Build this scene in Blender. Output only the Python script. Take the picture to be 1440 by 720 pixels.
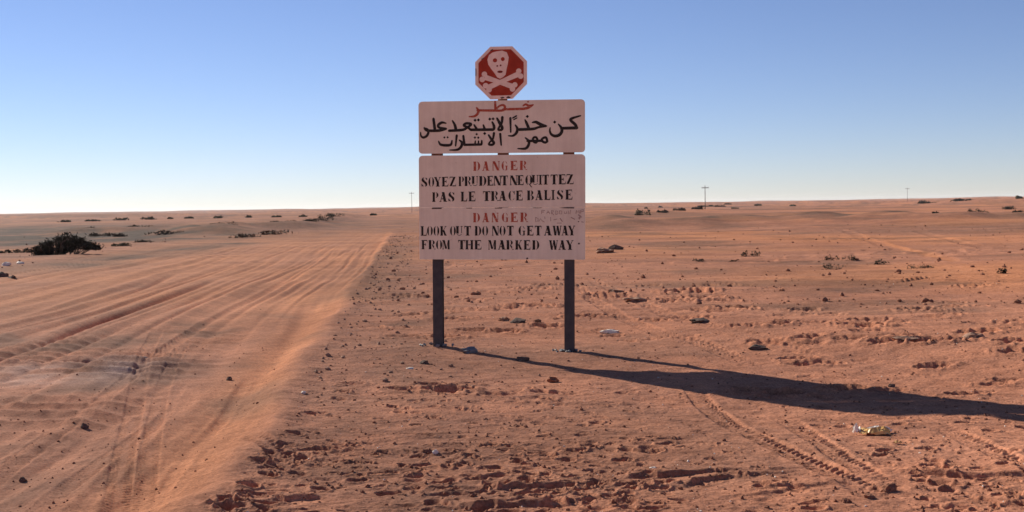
import bpy, bmesh, math, random
import numpy as np
from mathutils import Vector, Matrix

for o in list(bpy.data.objects):
    bpy.data.objects.remove(o, do_unlink=True)
SC = bpy.context.scene
COL = SC.collection
R = math.radians

# ------------------------------------------------------------------ camera
EYE, FPX, PITCH, ROLL = 1.6, 1600.0, math.atan(71 / 1600), 0.01667
cam_data = bpy.data.cameras.new('camera')
cam_data.sensor_width = 36.0
cam_data.lens = 36.0 * FPX / 1440
cam_data.clip_start = 0.05
cam_data.clip_end = 60000
cam = bpy.data.objects.new('camera', cam_data)
COL.objects.link(cam)
FWD = Vector((0, math.cos(PITCH), -math.sin(PITCH)))
UP0 = Vector((0, math.sin(PITCH), math.cos(PITCH)))
RT0 = Vector((1, 0, 0))
RT = RT0 * math.cos(ROLL) - UP0 * math.sin(ROLL)
UP = UP0 * math.cos(ROLL) + RT0 * math.sin(ROLL)
M = Matrix((RT, UP, -FWD)).transposed().to_4x4()
M.translation = (0, 0, EYE)
cam.matrix_world = M
SC.camera = cam

# ------------------------------------------------------------------ sky, sun, exposure
SUN_AZ, SUN_EL = R(46.0), R(28.0)          # azimuth counted from +Y towards -X
world = bpy.data.worlds.new('World')
SC.world = world
world.use_nodes = True
wn, wl = world.node_tree.nodes, world.node_tree.links
wn.clear()
w_out = wn.new('ShaderNodeOutputWorld')
w_bg = wn.new('ShaderNodeBackground')
sky = wn.new('ShaderNodeTexSky')
sky.sky_type = 'NISHITA'
sky.sun_disc = False
sky.sun_elevation = SUN_EL
sky.sun_rotation = -SUN_AZ
sky.altitude = 300
sky.air_density = 0.8
sky.dust_density = 0.0
sky.ozone_density = 2.0
w_bg.inputs['Strength'].default_value = 0.05
w_tint = wn.new('ShaderNodeMix')                    # the cool cast of the slide film on the sky
w_tint.data_type = 'RGBA'; w_tint.blend_type = 'MULTIPLY'
w_tint.inputs[0].default_value = 1.0
w_tint.inputs[7].default_value = (0.83, 0.815, 1.0, 1)
wl.new(sky.outputs[0], w_tint.inputs[6])
wl.new(w_tint.outputs[2], w_bg.inputs[0])
wl.new(w_bg.outputs[0], w_out.inputs[0])

sun_d = bpy.data.lights.new('sun', 'SUN')
sun_d.energy = 5.0
sun_d.angle = R(0.5)
sun_d.color = (1.0, 0.91, 0.77)
sun = bpy.data.objects.new('sun', sun_d)
COL.objects.link(sun)
SUN_DIR = Vector((-math.sin(SUN_AZ) * math.cos(SUN_EL), math.cos(SUN_AZ) * math.cos(SUN_EL), math.sin(SUN_EL)))
sun.rotation_euler = SUN_DIR.to_track_quat('Z', 'Y').to_euler()
sun.location = SUN_DIR * 50

SC.view_settings.view_transform = 'Standard'
SC.view_settings.look = 'None'
SC.view_settings.gamma = 1.0
SC.view_settings.use_curve_mapping = False
SC.view_settings.exposure = 1.08
SC.render.engine = 'CYCLES'

# ------------------------------------------------------------------ helpers
MOUND = [(-0.9, 13.2, -.03), (.6, 13.0, -.08), (.1, 12.2, -.10), (.6, 11.8, -.13), (1.1, 12.6, -.09), (1.5, 12.2, -.12), (2.0, 11.7, -.15),
         (2.4, 11.5, -.18), (2.8, 11.1, -.19), (3.2, 10.7, -.18), (3.7, 10.2, -.19), (4.3, 9.6, -.20), (5.2, 9.0, -.20), (.8, 11.5, -.15), (1.5, 10.8, -.19),
         (2.0, 10.2, -.23), (2.6, 9.7, -.21), (3.1, 9.2, -.20), (3.4, 8.9, -.17), (3.8, 8.5, -.14), (4.4, 8.0, -.12), (0, 9.5, -.14), (-1, 10, -.08),
         (-1.5, 11.5, -.03), (1.5, 7.5, -.12), (3.5, 6.5, -.10), (0, 7, -.10), (-.5, 5.5, -.06), (2, 5, -.08), (5.5, 6, -.06)]


def mound(x, y):
    """the low rise the sign stands on: the ground drops a hand's breadth in front of it"""
    num = np.zeros_like(np.asarray(x, dtype=float)); den = num + 0.12
    for mx, my, mz in MOUND:
        w = np.exp(-((x - mx) ** 2 + (y - my) ** 2) / (2 * 0.75 ** 2))
        num = num + w * mz; den = den + w
    return num / den


def P(px, py):
    """point of the plain seen at photo pixel (px, py): used to survey positions on the ground"""
    d = FWD * FPX + RT * (px - 720) + UP * (360 - py)
    z = 0.0
    for _ in range(6):
        t = (z - EYE) / d.z
        z = float(mound(d.x * t, d.y * t))
    return (d.x * t, d.y * t)


_prng = np.random.default_rng(4242)
_perm = np.concatenate([_prng.permutation(1024)] * 2).astype(np.int32)
_gx = np.cos(np.arange(1024) * 2 * math.pi / 1024).astype(np.float32)
_gy = np.sin(np.arange(1024) * 2 * math.pi / 1024).astype(np.float32)


def perlin(x, y, seed=0):
    x = np.asarray(x, dtype=np.float32) + np.float32(seed * 13.37 % 211); y = np.asarray(y, dtype=np.float32) + np.float32(seed * 7.77 % 193)
    x0 = np.floor(x); y0 = np.floor(y)
    fx = x - x0; fy = y - y0
    ix = x0.astype(np.int32) & 1023; iy = y0.astype(np.int32) & 1023
    ix1 = (ix + 1) & 1023; iy1 = (iy + 1) & 1023
    u = fx * fx * fx * (fx * (fx * 6 - 15) + 10)
    v = fy * fy * fy * (fy * (fy * 6 - 15) + 10)
    pa, pb = _perm[ix], _perm[ix1]
    h00, h10, h01, h11 = _perm[pa + iy], _perm[pb + iy], _perm[pa + iy1], _perm[pb + iy1]
    a = (_gx[h00] * fx + _gy[h00] * fy) * (1 - u) + (_gx[h10] * (fx - 1) + _gy[h10] * fy) * u
    b = (_gx[h01] * fx + _gy[h01] * (fy - 1)) * (1 - u) + (_gx[h11] * (fx - 1) + _gy[h11] * (fy - 1)) * u
    return (a * (1 - v) + b * v) * np.float32(1.5)


def fbm(x, y, lam, octs, seed, sp=None, gain=0.5, ridged=False):
    """layered noise starting at wavelength lam; octaves finer than the mesh spacing sp fade out"""
    out = np.zeros_like(x); amp = 1.0
    for k in range(octs):
        l = lam / (2.03 ** k)
        n = perlin(x / l + 17.3 * k, y / l - 9.1 * k, seed + k * 31)
        if ridged:
            n = 1 - 2 * np.abs(n)
        if sp is not None:
            n = n * np.clip(l / (2.0 * sp) - 0.6, 0, 1)
        out += amp * n
        amp *= gain
    return out


def sstep(a, b, x):
    t = np.clip((x - a) / (b - a), 0, 1)
    return t * t * (3 - 2 * t)


def seg_dist(x, y, ax, ay, bx, by):
    dx, dy = bx - ax, by - ay
    L2 = dx * dx + dy * dy + 1e-12
    t = ((x - ax) * dx + (y - ay) * dy) / L2
    tc = np.clip(t, 0, 1)
    ex, ey = x - (ax + tc * dx), y - (ay + tc * dy)
    L = math.sqrt(L2)
    side = ((x - ax) * dy - (y - ay) * dx) / L      # + on the right of a->b
    return np.sqrt(ex * ex + ey * ey), side, tc * L, t


# ------------------------------------------------------------------ materials
def new_mat(name):
    m = bpy.data.materials.new(name)
    m.use_nodes = True
    nt = m.node_tree
    b = nt.nodes['Principled BSDF']
    b.inputs['Roughness'].default_value = 0.9
    b.inputs['Specular IOR Level'].default_value = 0.15
    return m, nt, b


def N(nt, typ, **kw):
    n = nt.nodes.new(typ)
    for k, v in kw.items():
        if k in n.inputs:
            n.inputs[k].default_value = v
        else:
            setattr(n, k, v)
    return n


def ramp(nt, src, stops):
    r = nt.nodes.new('ShaderNodeValToRGB')
    el = r.color_ramp.elements
    el[0].position, el[0].color = stops[0][0], (*stops[0][1], 1)
    el[1].position, el[1].color = stops[1][0], (*stops[1][1], 1)
    for p, c in stops[2:]:
        e = el.new(p); e.color = (*c, 1)
    nt.links.new(src, r.inputs[0])
    return r.outputs[0]


def mix(nt, fac, a, b, mode='MIX'):
    m = nt.nodes.new('ShaderNodeMix')
    m.data_type = 'RGBA'
    m.blend_type = mode
    for sock, v in ((m.inputs[0], fac), (m.inputs[6], a), (m.inputs[7], b)):
        if isinstance(v, bpy.types.NodeSocket):
            nt.links.new(v, sock)
        elif isinstance(v, (int, float)):
            sock.default_value = v
        else:
            sock.default_value = (*v, 1)
    return m.outputs[2]


def noise(nt, coord, scale, detail=4, rough=0.6):
    n = N(nt, 'ShaderNodeTexNoise', Scale=scale, Detail=detail, Roughness=rough)
    nt.links.new(coord, n.inputs['Vector'])
    return n.outputs['Fac']


def ground_material(name, relief):
    m, nt, b = new_mat(name)
    L = nt.links
    co = nt.nodes.new('ShaderNodeTexCoord').outputs['Object']
    at = N(nt, 'ShaderNodeAttribute', attribute_name='soil')
    sep = nt.nodes.new('ShaderNodeSeparateColor')
    L.new(at.outputs['Color'], sep.inputs[0])
    verge = ramp(nt, noise(nt, co, 1.3, 6, 0.65), [(0.30, (0.350, 0.163, 0.104)), (0.72, (0.560, 0.247, 0.142))])
    sand = ramp(nt, noise(nt, co, 0.9, 5, 0.6), [(0.30, (0.495, 0.206, 0.100)), (0.70, (0.615, 0.264, 0.128))])
    gravel = ramp(nt, noise(nt, co, 3.0, 5, 0.7), [(0.30, (0.070, 0.050, 0.038)), (0.72, (0.170, 0.110, 0.080))])
    pale = ramp(nt, noise(nt, co, 4.0, 4, 0.6), [(0.3, (0.56, 0.40, 0.33)), (0.7, (0.74, 0.58, 0.50))])
    c = mix(nt, sep.outputs[0], verge, sand)
    c = mix(nt, sep.outputs[1], c, gravel)
    c = mix(nt, sep.outputs[2], c, pale)
    grain = ramp(nt, noise(nt, co, 45, 4, 0.8), [(0.34, (0.58, 0.55, 0.53)), (0.60, (1.18, 1.18, 1.18))])
    c = mix(nt, 0.85, c, grain, 'MULTIPLY')
    mott = ramp(nt, noise(nt, co, 7.5, 5, 0.75), [(0.34, (0.76, 0.72, 0.70)), (0.58, (1.10, 1.10, 1.10))])
    c = mix(nt, 0.75, c, mott, 'MULTIPLY')
    mp = N(nt, 'ShaderNodeMapping'); mp.inputs['Scale'].default_value = (0.12, 0.35, 1)
    L.new(co, mp.inputs[0])
    broad = ramp(nt, noise(nt, mp.outputs[0], 1.0, 6, 0.7), [(0.36, (0.74, 0.70, 0.69)), (0.62, (1.08, 1.08, 1.08))])
    c = mix(nt, 0.8, c, broad, 'MULTIPLY')
    # dark grit specks of a different stone
    vor = N(nt, 'ShaderNodeTexVoronoi', Scale=26.0)
    L.new(co, vor.inputs['Vector'])
    spk = ramp(nt, vor.outputs['Distance'], [(0.10, (1, 1, 1)), (0.17, (0, 0, 0))])
    gate = ramp(nt, noise(nt, co, 2.2, 3, 0.6), [(0.47, (0, 0, 0)), (0.60, (1, 1, 1))])
    f = mix(nt, 1.0, spk, gate, 'MULTIPLY')
    inv = N(nt, 'ShaderNodeMath', operation='MULTIPLY_ADD')
    L.new(sep.outputs[0], inv.inputs[0]); inv.inputs[1].default_value = -0.75; inv.inputs[2].default_value = 0.8
    f2 = mix(nt, 1.0, f, inv.outputs[0], 'MULTIPLY')
    c = mix(nt, f2, c, (0.10, 0.065, 0.05))
    L.new(c, b.inputs['Base Color'])
    b.inputs['Roughness'].default_value = 1.0
    b.inputs['Specular IOR Level'].default_value = 0.05
    b.inputs['Diffuse Roughness'].default_value = 0.6
    b1 = N(nt, 'ShaderNodeBump', Strength=0.9 * relief, Distance=0.016)
    L.new(noise(nt, co, 22, 5, 0.65), b1.inputs['Height'])
    b2 = N(nt, 'ShaderNodeBump', Strength=0.6 * relief, Distance=0.05)
    L.new(noise(nt, co, 4.5, 5, 0.65), b2.inputs['Height'])
    L.new(b1.outputs[0], b2.inputs['Normal'])
    L.new(b2.outputs[0], b.inputs['Normal'])
    return m


def plain_mat(name, lo, hi, scale=8.0, rough=0.9, spec=0.15, bump=0.0, metal=0.0):
    m, nt, b = new_mat(name)
    co = nt.nodes.new('ShaderNodeTexCoord').outputs['Object']
    n = noise(nt, co, scale, 5, 0.65)
    nt.links.new(ramp(nt, n, [(0.3, lo), (0.7, hi)]), b.inputs['Base Color'])
    b.inputs['Roughness'].default_value = rough
    b.inputs['Specular IOR Level'].default_value = spec
    b.inputs['Metallic'].default_value = metal
    if bump:
        bn = N(nt, 'ShaderNodeBump', Strength=0.6, Distance=bump)
        nt.links.new(noise(nt, co, scale * 4, 5, 0.65), bn.inputs['Height'])
        nt.links.new(bn.outputs[0], b.inputs['Normal'])
    return m


def board_material():
    m, nt, b = new_mat('weathered_board_paint')
    L = nt.links
    co = nt.nodes.new('ShaderNodeTexCoord').outputs['Object']
    c = ramp(nt, noise(nt, co, 2.2, 6, 0.7), [(0.28, (0.61, 0.55, 0.44)), (0.72, (0.75, 0.70, 0.57))])
    mp = N(nt, 'ShaderNodeMapping'); mp.inputs['Scale'].default_value = (22, 1, 1.2)
    L.new(co, mp.inputs[0])
    st = ramp(nt, noise(nt, mp.outputs[0], 1.0, 4, 0.6), [(0.35, (0.86, 0.85, 0.84)), (0.65, (1.05, 1.05, 1.05))])
    c = mix(nt, 0.4, c, st, 'MULTIPLY')
    sp = ramp(nt, noise(nt, co, 18, 4, 0.7), [(0.26, (0.55, 0.45, 0.40)), (0.36, (1, 1, 1))])
    c = mix(nt, 0.8, c, sp, 'MULTIPLY')
    L.new(c, b.inputs['Base Color'])
    b.inputs['Roughness'].default_value = 0.65
    b.inputs['Specular IOR Level'].default_value = 0.2
    bn = N(nt, 'ShaderNodeBump', Strength=0.3, Distance=0.004)
    L.new(noise(nt, co, 5, 3, 0.5), bn.inputs['Height'])
    L.new(bn.outputs[0], b.inputs['Normal'])
    return m


def worn_paint(name, lo, hi, wear=0.36):
    m, nt, b = new_mat(name)
    co = nt.nodes.new('ShaderNodeTexCoord').outputs['Object']
    c = ramp(nt, noise(nt, co, 9, 5, 0.7), [(0.3, lo), (0.7, hi)])
    w = ramp(nt, noise(nt, co, 34, 4, 0.75), [(wear - 0.06, (1, 1, 1)), (wear + 0.04, (0, 0, 0))])
    c = mix(nt, w, c, (0.50, 0.34, 0.26))
    nt.links.new(c, b.inputs['Base Color'])
    b.inputs['Roughness'].default_value = 0.7
    return m


M_ground = ground_material('desert_soil', 0.92)
M_road = ground_material('road_sand', 0.30)
M_board = board_material()
M_red = worn_paint('faded_red_paint', (0.25, 0.030, 0.015), (0.36, 0.048, 0.024), 0.29)
M_redtxt = worn_paint('faded_red_lettering', (0.30, 0.060, 0.035), (0.40, 0.095, 0.055), 0.40)
M_black = worn_paint('black_lettering', (0.016, 0.014, 0.012), (0.035, 0.03, 0.026), 0.30)
M_pencil = plain_mat('faint_scratched_writing', (0.30, 0.22, 0.19), (0.40, 0.30, 0.25), 20)
M_bone = plain_mat('cream_paint', (0.66, 0.52, 0.43), (0.80, 0.65, 0.55), 14, 0.7)
M_steel = plain_mat('dark_painted_steel', (0.030, 0.034, 0.042), (0.065, 0.062, 0.064), 10, 0.6, 0.3)
M_rust = plain_mat('rusty_steel', (0.10, 0.045, 0.025), (0.20, 0.10, 0.06), 16, 0.9)
M_back = plain_mat('grey_sheet_metal', (0.25, 0.24, 0.23), (0.38, 0.37, 0.36), 6, 0.6, 0.3)
M_stone = plain_mat('brown_stone', (0.15, 0.09, 0.065), (0.30, 0.18, 0.13), 9, 0.95, 0.1, 0.01)
M_dark = plain_mat('dark_stone', (0.055, 0.042, 0.036), (0.13, 0.09, 0.075), 9, 0.95, 0.1, 0.01)
M_grey = plain_mat('grey_stone', (0.10, 0.10, 0.105), (0.20, 0.19, 0.19), 9, 0.6, 0.4, 0.006)
M_white = plain_mat('white_stone', (0.46, 0.40, 0.35), (0.66, 0.60, 0.54), 9, 0.8, 0.2, 0.006)
M_clod = plain_mat('earth_clod', (0.13, 0.062, 0.042), (0.27, 0.125, 0.08), 12, 1.0, 0.05, 0.015)
M_leafD = plain_mat('dark_foliage', (0.009, 0.008, 0.005), (0.026, 0.023, 0.012), 5)
M_leafO = plain_mat('olive_foliage', (0.060, 0.052, 0.026), (0.120, 0.095, 0.050), 4)
M_leafB = plain_mat('dry_brown_foliage', (0.055, 0.038, 0.024), (0.115, 0.075, 0.045), 4)
M_twig = plain_mat('dry_twig', (0.04, 0.028, 0.02), (0.09, 0.06, 0.04), 12)
M_wood = plain_mat('weathered_pole_wood', (0.07, 0.055, 0.045), (0.13, 0.10, 0.08), 3)
M_glass = plain_mat('insulator_porcelain', (0.45, 0.45, 0.46), (0.6, 0.6, 0.6), 5, 0.3, 0.5)
M_bag = plain_mat('yellow_plastic', (0.46, 0.25, 0.07), (0.62, 0.38, 0.14), 9, 0.45, 0.4)
M_bagw = plain_mat('white_plastic', (0.58, 0.52, 0.46), (0.72, 0.66, 0.60), 9, 0.45, 0.4)

# ------------------------------------------------------------------ the plain: survey of its features
ROAD_A = np.array((-1.62, 6.04)); ROAD_D = np.array((-5.18, 57.96)); ROAD_D = ROAD_D / np.linalg.norm(ROAD_D)


def road_uv(x, y):
    """u = metres left of the road's right edge, v = metres along it"""
    dx, dy = x - ROAD_A[0], y - ROAD_A[1]
    v = dx * ROAD_D[0] + dy * ROAD_D[1]
    u = -(dx * ROAD_D[1] - dy * ROAD_D[0])
    return u, v


def pl(pts):
    return [P(a, b) for a, b in pts]


# long low earth banks: (pixel polyline on the plain, half width m, height m)
BERMS = [
    (pl([(0, 334), (60, 333), (130, 331)]), 9.0, 0.10),
    (pl([(120, 330), (225, 328), (300, 330), (335, 322), (412, 321), (450, 314), (500, 306)]), 2.6, 0.5),
    (pl([(440, 329), (560, 326), (620, 326)]), 5.0, 0.16),
    (pl([(905, 320), (1000, 318), (1120, 314), (1240, 313)]), 5.5, 0.6),
    (pl([(1200, 316), (1310, 315), (1440, 311), (1560, 309)]), 5.0, 0.40),
    (pl([(810, 320), (835, 319), (852, 321)]), 2.2, 0.34),
    (pl([(880, 302), (915, 301), (985, 297)]), 5.0, 0.35),
    (pl([(1150, 286), (1300, 285), (1440, 284), (1560, 280)]), 14, 1.0),
    (pl([(0, 307), (110, 306), (220, 304), (330, 303)]), 22, 0.75),
    (pl([(950, 288.5), (1000, 288.5), (1060, 287), (1130, 287)]), 14, 0.30),
]


def height_base(x, y):
    """the plain without surface detail"""
    r = np.hypot(x, y)
    h = np.zeros_like(x)
    far = sstep(35, 160, r)
    h += far * 0.22 * fbm(x, y, 60, 3, 5)
    h += sstep(120, 500, r) * 0.9 * fbm(x, y, 260, 3, 9) + sstep(350, 900, r) * 3.2 * np.clip(fbm(x, y, 420, 3, 12), -0.2, 2)
    h += 0.05 * sstep(7, 18, r) * fbm(x, y, 9, 3, 3)
    for pts, wd, ht in BERMS:
        best = np.full_like(x, 1e9)
        for (ax, ay), (bx, by) in zip(pts[:-1], pts[1:]):
            best = np.minimum(best, seg_dist(x, y, ax, ay, bx, by)[0])
        h += ht * np.exp(-(best / wd) ** 2) * (1 + 0.35 * perlin(x / 3.1, y / 3.1, 77))
    u, v = road_uv(x, y)
    h += -0.07 * sstep(-0.35, 0.6, u) * (1 - sstep(9, 13, u)) * (1 - sstep(55, 90, v))
    h += mound(x, y)
    return h


# ------------------------------------------------------------------ mesh grid (polar round the viewpoint, dense in front)
a1 = np.arange(0, R(27.5), 1.05 / FPX)
a2 = np.arange(a1[-1] + 3 / FPX, R(48), 3.2 / FPX)
a3 = np.arange(a2[-1] + R(1), R(180) - R(0.5), R(1.6))
half = np.concatenate([a1, a2, a3])
TH = np.concatenate([-half[::-1], half[1:]])
q1 = np.arange(640, 60, -0.72)
q2 = np.arange(60, 3.0, -0.36)
q3 = np.geomspace(2.9, 2560 / 5000.0, 60)
RR = np.concatenate([[0.4, 1.0, 1.8, 2.6, 3.2], 2560.0 / 656 * np.array([0.95]), 2560.0 / q1, 2560.0 / q2, 2560.0 / q3])
RR = np.unique(RR)
NR, NT = len(RR), len(TH)
rr, tt = np.meshgrid(RR, TH, indexing='ij')
X = rr * np.sin(tt); Y = rr * np.cos(tt)
dR = np.gradient(RR)[:, None] * np.ones((1, NT))
dT = rr * np.gradient(TH)[None, :]
SP = np.maximum(dR, dT)
front = np.abs(tt) < R(60)

Z = height_base(X, Y)
U, V = road_uv(X, Y)
edge_w = 0.16 * fbm(X, Y, 2.2, 4, 40)
on_road = sstep(-0.18, 0.28, U + edge_w) * (1 - sstep(10.5, 13.0, U + 3 * edge_w)) * (1 - sstep(62, 80, V))
on_road *= sstep(-40, -20, V)
verge = 1 - on_road

# --- road: ruts along it, washboard across it
dE = 1.6 * np.maximum(dT, dR * np.abs(np.sin(tt + R(5.1))))
warp = 0.40 * fbm(X / 6.0, V / 30.0, 1.0, 2, 21)
uu = U + warp + 0.0002 * (V - 20) * np.abs(V - 20)
fade = np.clip(1 - V / 75, 0, 1)
rut = fbm(uu, V / 60.0, 0.95, 4, 22, dE, 0.6)
Z += on_road * (0.055 * sstep(7, 20, V) + 0.012) * rut * fade
for lam, sd, amp, wid in ((0.62, 27, 0.060, 0.16), (0.42, 28, 0.042, 0.18), (1.05, 29, 0.060, 0.10), (0.8, 30, 0.055, 0.13), (1.6, 31, 0.07, 0.08)):   # narrow wheel grooves
    nz = perlin(uu / lam, V / 55.0 + sd, sd)
    keep = sstep(-0.15, 0.35, fbm(U, V / 12.0, 1.5, 2, sd + 5))
    Z -= on_road * amp * (0.40 + 0.60 * sstep(6, 14, V)) * np.exp(-(nz / wid) ** 2) * keep * fade * np.clip(lam * wid * 2.6 / np.maximum(dE, 1e-6) - 0.6, 0, 1)
wb_zone = np.exp(-((V - 6.4) / 3.6) ** 4) * sstep(0.7, 1.8, U) * (0.6 + 0.9 * fbm(X, Y, 1.6, 2, 23))
wb = 1 - 2 * np.abs(np.sin(math.pi * (Y + 0.13 * fbm(X, Y, 1.2, 2, 24) + 0.06 * X) / 0.42))
Z += on_road * 0.030 * np.clip(wb_zone, 0, 1) * wb
wb2 = np.exp(-((V - 3.0) / 2.5) ** 2) * sstep(1.5, 3, U)
Z += on_road * 0.006 * wb2 * fbm(X / 1.3, Y, 0.30, 3, 25, SP)
Z += on_road * (0.0035 * fbm(X, Y, 0.16, 3, 26, SP) + 0.013 * (1 - sstep(9, 16, rr)) * fbm(U / 1.0, V / 6.0, 0.40, 4, 36, SP, 0.6) )
# soft sand bank along the right edge
Z += 0.060 * np.exp(-((U + edge_w - 0.05) / 0.20) ** 2) * (1 - sstep(40, 70, V)) * (V > -8)

# --- verge: crust, wind-cut relief, scuffs
near_rough = 0.22 + 0.30 * (1 - sstep(7.6, 10.5, rr)) * (1 - 0.6 * sstep(1.5, 3.0, X))
rel = fbm(X / 1.7, Y, 0.62, 5, 50, SP, 0.58)
Z += verge * 0.016 * near_rough * rel
Z += verge * 0.010 * fbm(X / 1.5, Y, 0.19, 4, 55, SP, 0.65) * (1 - sstep(12, 16, rr))
rdg = fbm(X / 2.2, Y + 0.25 * X, 0.9, 4, 60, SP, 0.55, True)
Z += verge * 0.012 * near_rough * rdg * sstep(-0.3, 0.5, fbm(X, Y, 3.0, 2, 61))
mid = sstep(11, 16, rr) * (1 - sstep(60, 90, rr))
Z += verge * mid * 0.038 * fbm(X / 2.6, Y, 1.6, 4, 70, SP, 0.6)
Z += verge * mid * 0.035 * np.clip(fbm(X / 2.0, Y, 2.4, 3, 71, SP), 0.25, 2) * 0.8
Z += verge * sstep(40, 80, rr) * 0.12 * fbm(X / 2.5, Y, 7.0, 3, 72, SP, 0.6) * (1 - sstep(500, 900, rr))

# crusted ground broken into low steps: thin dark risers facing the viewer
tn = 2.6 * fbm(X / 3.2, Y, 2.2, 3, 80) + 0.45 * fbm(X / 1.8, Y, 0.7, 2, 81)
fr_ = tn - np.floor(tn)
terr = np.floor(tn) + sstep(0.72, 1.0, fr_) - tn
patch = sstep(0.05, 0.55, fbm(X / 2.2, Y, 6.0, 3, 82))
Z += verge * (0.030 + 0.018 * sstep(15, 25, rr)) * terr * patch * (1 - 0.85 * np.exp(-((X - 0.6) / 2.0) ** 4 - ((Y - 12.3) / 1.6) ** 4)) * sstep(9, 15, rr) * (1 - sstep(45, 75, rr)) * np.clip(rr / 22, 0.4, 1.6)
ri = lambda r: int(np.clip(np.searchsorted(RR, r), 0, NR - 1))
ti = lambda t: int(np.clip(np.searchsorted(TH, t), 0, NT - 1))


def window(x0, x1, y0, y1):
    """index window of the grid that covers a small box in front of the viewer"""
    y0 = max(y0, 0.5)
    cs = [math.atan2(x, y) for x in (x0, x1) for y in (y0, y1)]
    rs = [math.hypot(x, y) for x in (x0, x1) for y in (y0, y1)]
    rmin = y0 if x0 < 0 < x1 else min(rs)
    return slice(max(ri(rmin) - 1, 0), ri(max(rs)) + 1), slice(max(ti(min(cs)) - 1, 0), ti(max(cs)) + 1)


rng = np.random.default_rng(11)


def dent(cx, cy, a, b, ang, depth, rim=0.4):
    e = max(a, b) * 2.2
    w = window(cx - e, cx + e, cy - e, cy + e)
    x, y = X[w] - cx, Y[w] - cy
    c, s = math.cos(ang), math.sin(ang)
    p = np.sqrt(((x * c + y * s) / a) ** 2 + ((-x * s + y * c) / b) ** 2)
    p = p + 0.45 * perlin(X[w] * 11, Y[w] * 11, 5)
    Z[w] += -depth * np.exp(-np.clip(p, 0, 9) ** 5) + rim * depth * np.exp(-((p - 1.3) / 0.32) ** 2)


# scuffed footprints on the near verge
kk = 0
while kk < 820:
    px = rng.uniform(290, 1440); py = 545 + 180 * rng.beta(1.4, 1.0)
    if px < 300 + (720 - py) * 0.9 or (px > 930 and rng.random() < 0.5):
        continue
    cx, cy = P(px, py)
    if float(perlin(cx * 0.9, cy * 0.9, 88)) + 0.75 < rng.random() * 0.9:
        continue
    kk += 1
    if 960 < px < 1300 and abs(py - (560 + (px - 985) * 0.53)) < 42:
        continue
    s = 0.26 + 0.50 * rng.random() ** 2.0
    dent(cx, cy, 0.085 * s * rng.uniform(0.8, 1.6), 0.060 * s * rng.uniform(0.7, 1.3), rng.uniform(-0.7, 0.7), rng.uniform(0.012, 0.038) * (0.4 + 0.6 * s))
for k in range(170):                                    # a lighter scatter farther back
    px = rng.uniform(430, 1440); py = rng.uniform(400, 560)
    cx, cy = P(px, py)
    if road_uv(cx, cy)[0] > -0.4 or (abs(cx - 0.5) < 2.4 and abs(cy - 12.4) < 1.5):
        continue
    s = rng.uniform(0.8, 2.2) * (cy / 12)
    dent(cx, cy, 0.11 * s, 0.06 * s, rng.uniform(-0.3, 0.3), rng.uniform(0.012, 0.035) * s)


def along(pts, reach, fn, taper=1.0):
    """raise or lower the ground along a line by fn(signed distance, length along)"""
    xs = [p[0] for p in pts]; ys = [p[1] for p in pts]
    w = window(min(xs) - reach, max(xs) + reach, min(ys) - reach, max(ys) + reach)
    x, y = X[w], Y[w]
    best = np.full_like(x, 1e9); sd = np.zeros_like(x); ss = np.zeros_like(x)
    tot = 0.0
    for (ax, ay), (bx, by) in zip(pts[:-1], pts[1:]):
        d, side, s_, t = seg_dist(x, y, ax, ay, bx, by)
        m = d < best
        best = np.where(m, d, best); sd = np.where(m, np.where(side >= 0, d, -d), sd); ss = np.where(m, s_ + tot, ss)
        tot += math.hypot(bx - ax, by - ay)
    tp = min(taper, tot * 0.3)
    mask = (best < reach) * np.clip(ss / tp, 0, 1) * np.clip((tot - ss) / tp, 0, 1)
    Z[w] += mask * fn(sd, ss, x, y)


def smooth_line(pts, n=6):
    out = []
    for i in range(len(pts) - 1):
        p0 = pts[max(i - 1, 0)]; p1 = pts[i]; p2 = pts[i + 1]; p3 = pts[min(i + 2, len(pts) - 1)]
        for k in range(n):
            t = k / n
            out.append(tuple(0.5 * (2 * b + (c - a) * t + (2 * a - 5 * b + 4 * c - d) * t * t + (-a + 3 * b - 3 * c + d) * t ** 3)
                             for a, b, c, d in zip(p0, p1, p2, p3)))
    out.append(pts[-1])
    return out


def scarp(pix, h=0.035):
    """a crumbling step left by a wheel rut: high behind, cut in front"""
    pts = smooth_line(pl(pix), 4)
    def fn(side, s, x, y):
        d = side + 0.035 * fbm(x, y, 0.5, 2, 90)
        up = -d                                  # lines run left to right: right side is nearer the viewer
        m = 0.75 + 0.8 * perlin(x * 1.5, y * 1.5, 91)
        return h * np.clip(m, 0.3, 1.5) * (-0.5 * np.exp(-(np.abs(up) / 0.08) ** 1.0) * (1 - sstep(-0.025, 0.025, up)) + np.exp(-np.abs(up) / 0.13) * sstep(-0.025, 0.025, up)) * 0.8
    along(pts, 0.55, fn)


scarp([(560, 693), (640, 689), (700, 690), (760, 686), (850, 681), (900, 672), (1000, 663), (1160, 656)], 0.036)
scarp([(545, 721), (600, 715), (700, 712), (820, 705), (930, 690)], 0.036)
scarp([(945, 690), (985, 676), (1060, 667), (1130, 660)], 0.034)
scarp([(1240, 660), (1320, 668), (1400, 668), (1500, 665)], 0.032)
scarp([(1040, 702), (1100, 692), (1180, 678)], 0.025)
scarp([(360, 706), (430, 700), (470, 699)], 0.03)
scarp([(620, 410), (700, 413), (780, 415), (830, 420)], 0.05)
scarp([(600, 432), (680, 436), (740, 430), (800, 425)], 0.04)
scarp([(1010, 398), (1060, 402), (1130, 401)], 0.06)
scarp([(1250, 398), (1310, 392), (1350, 391)], 0.07)
scarp([(880, 424), (920, 426), (950, 422)], 0.06)


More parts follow.
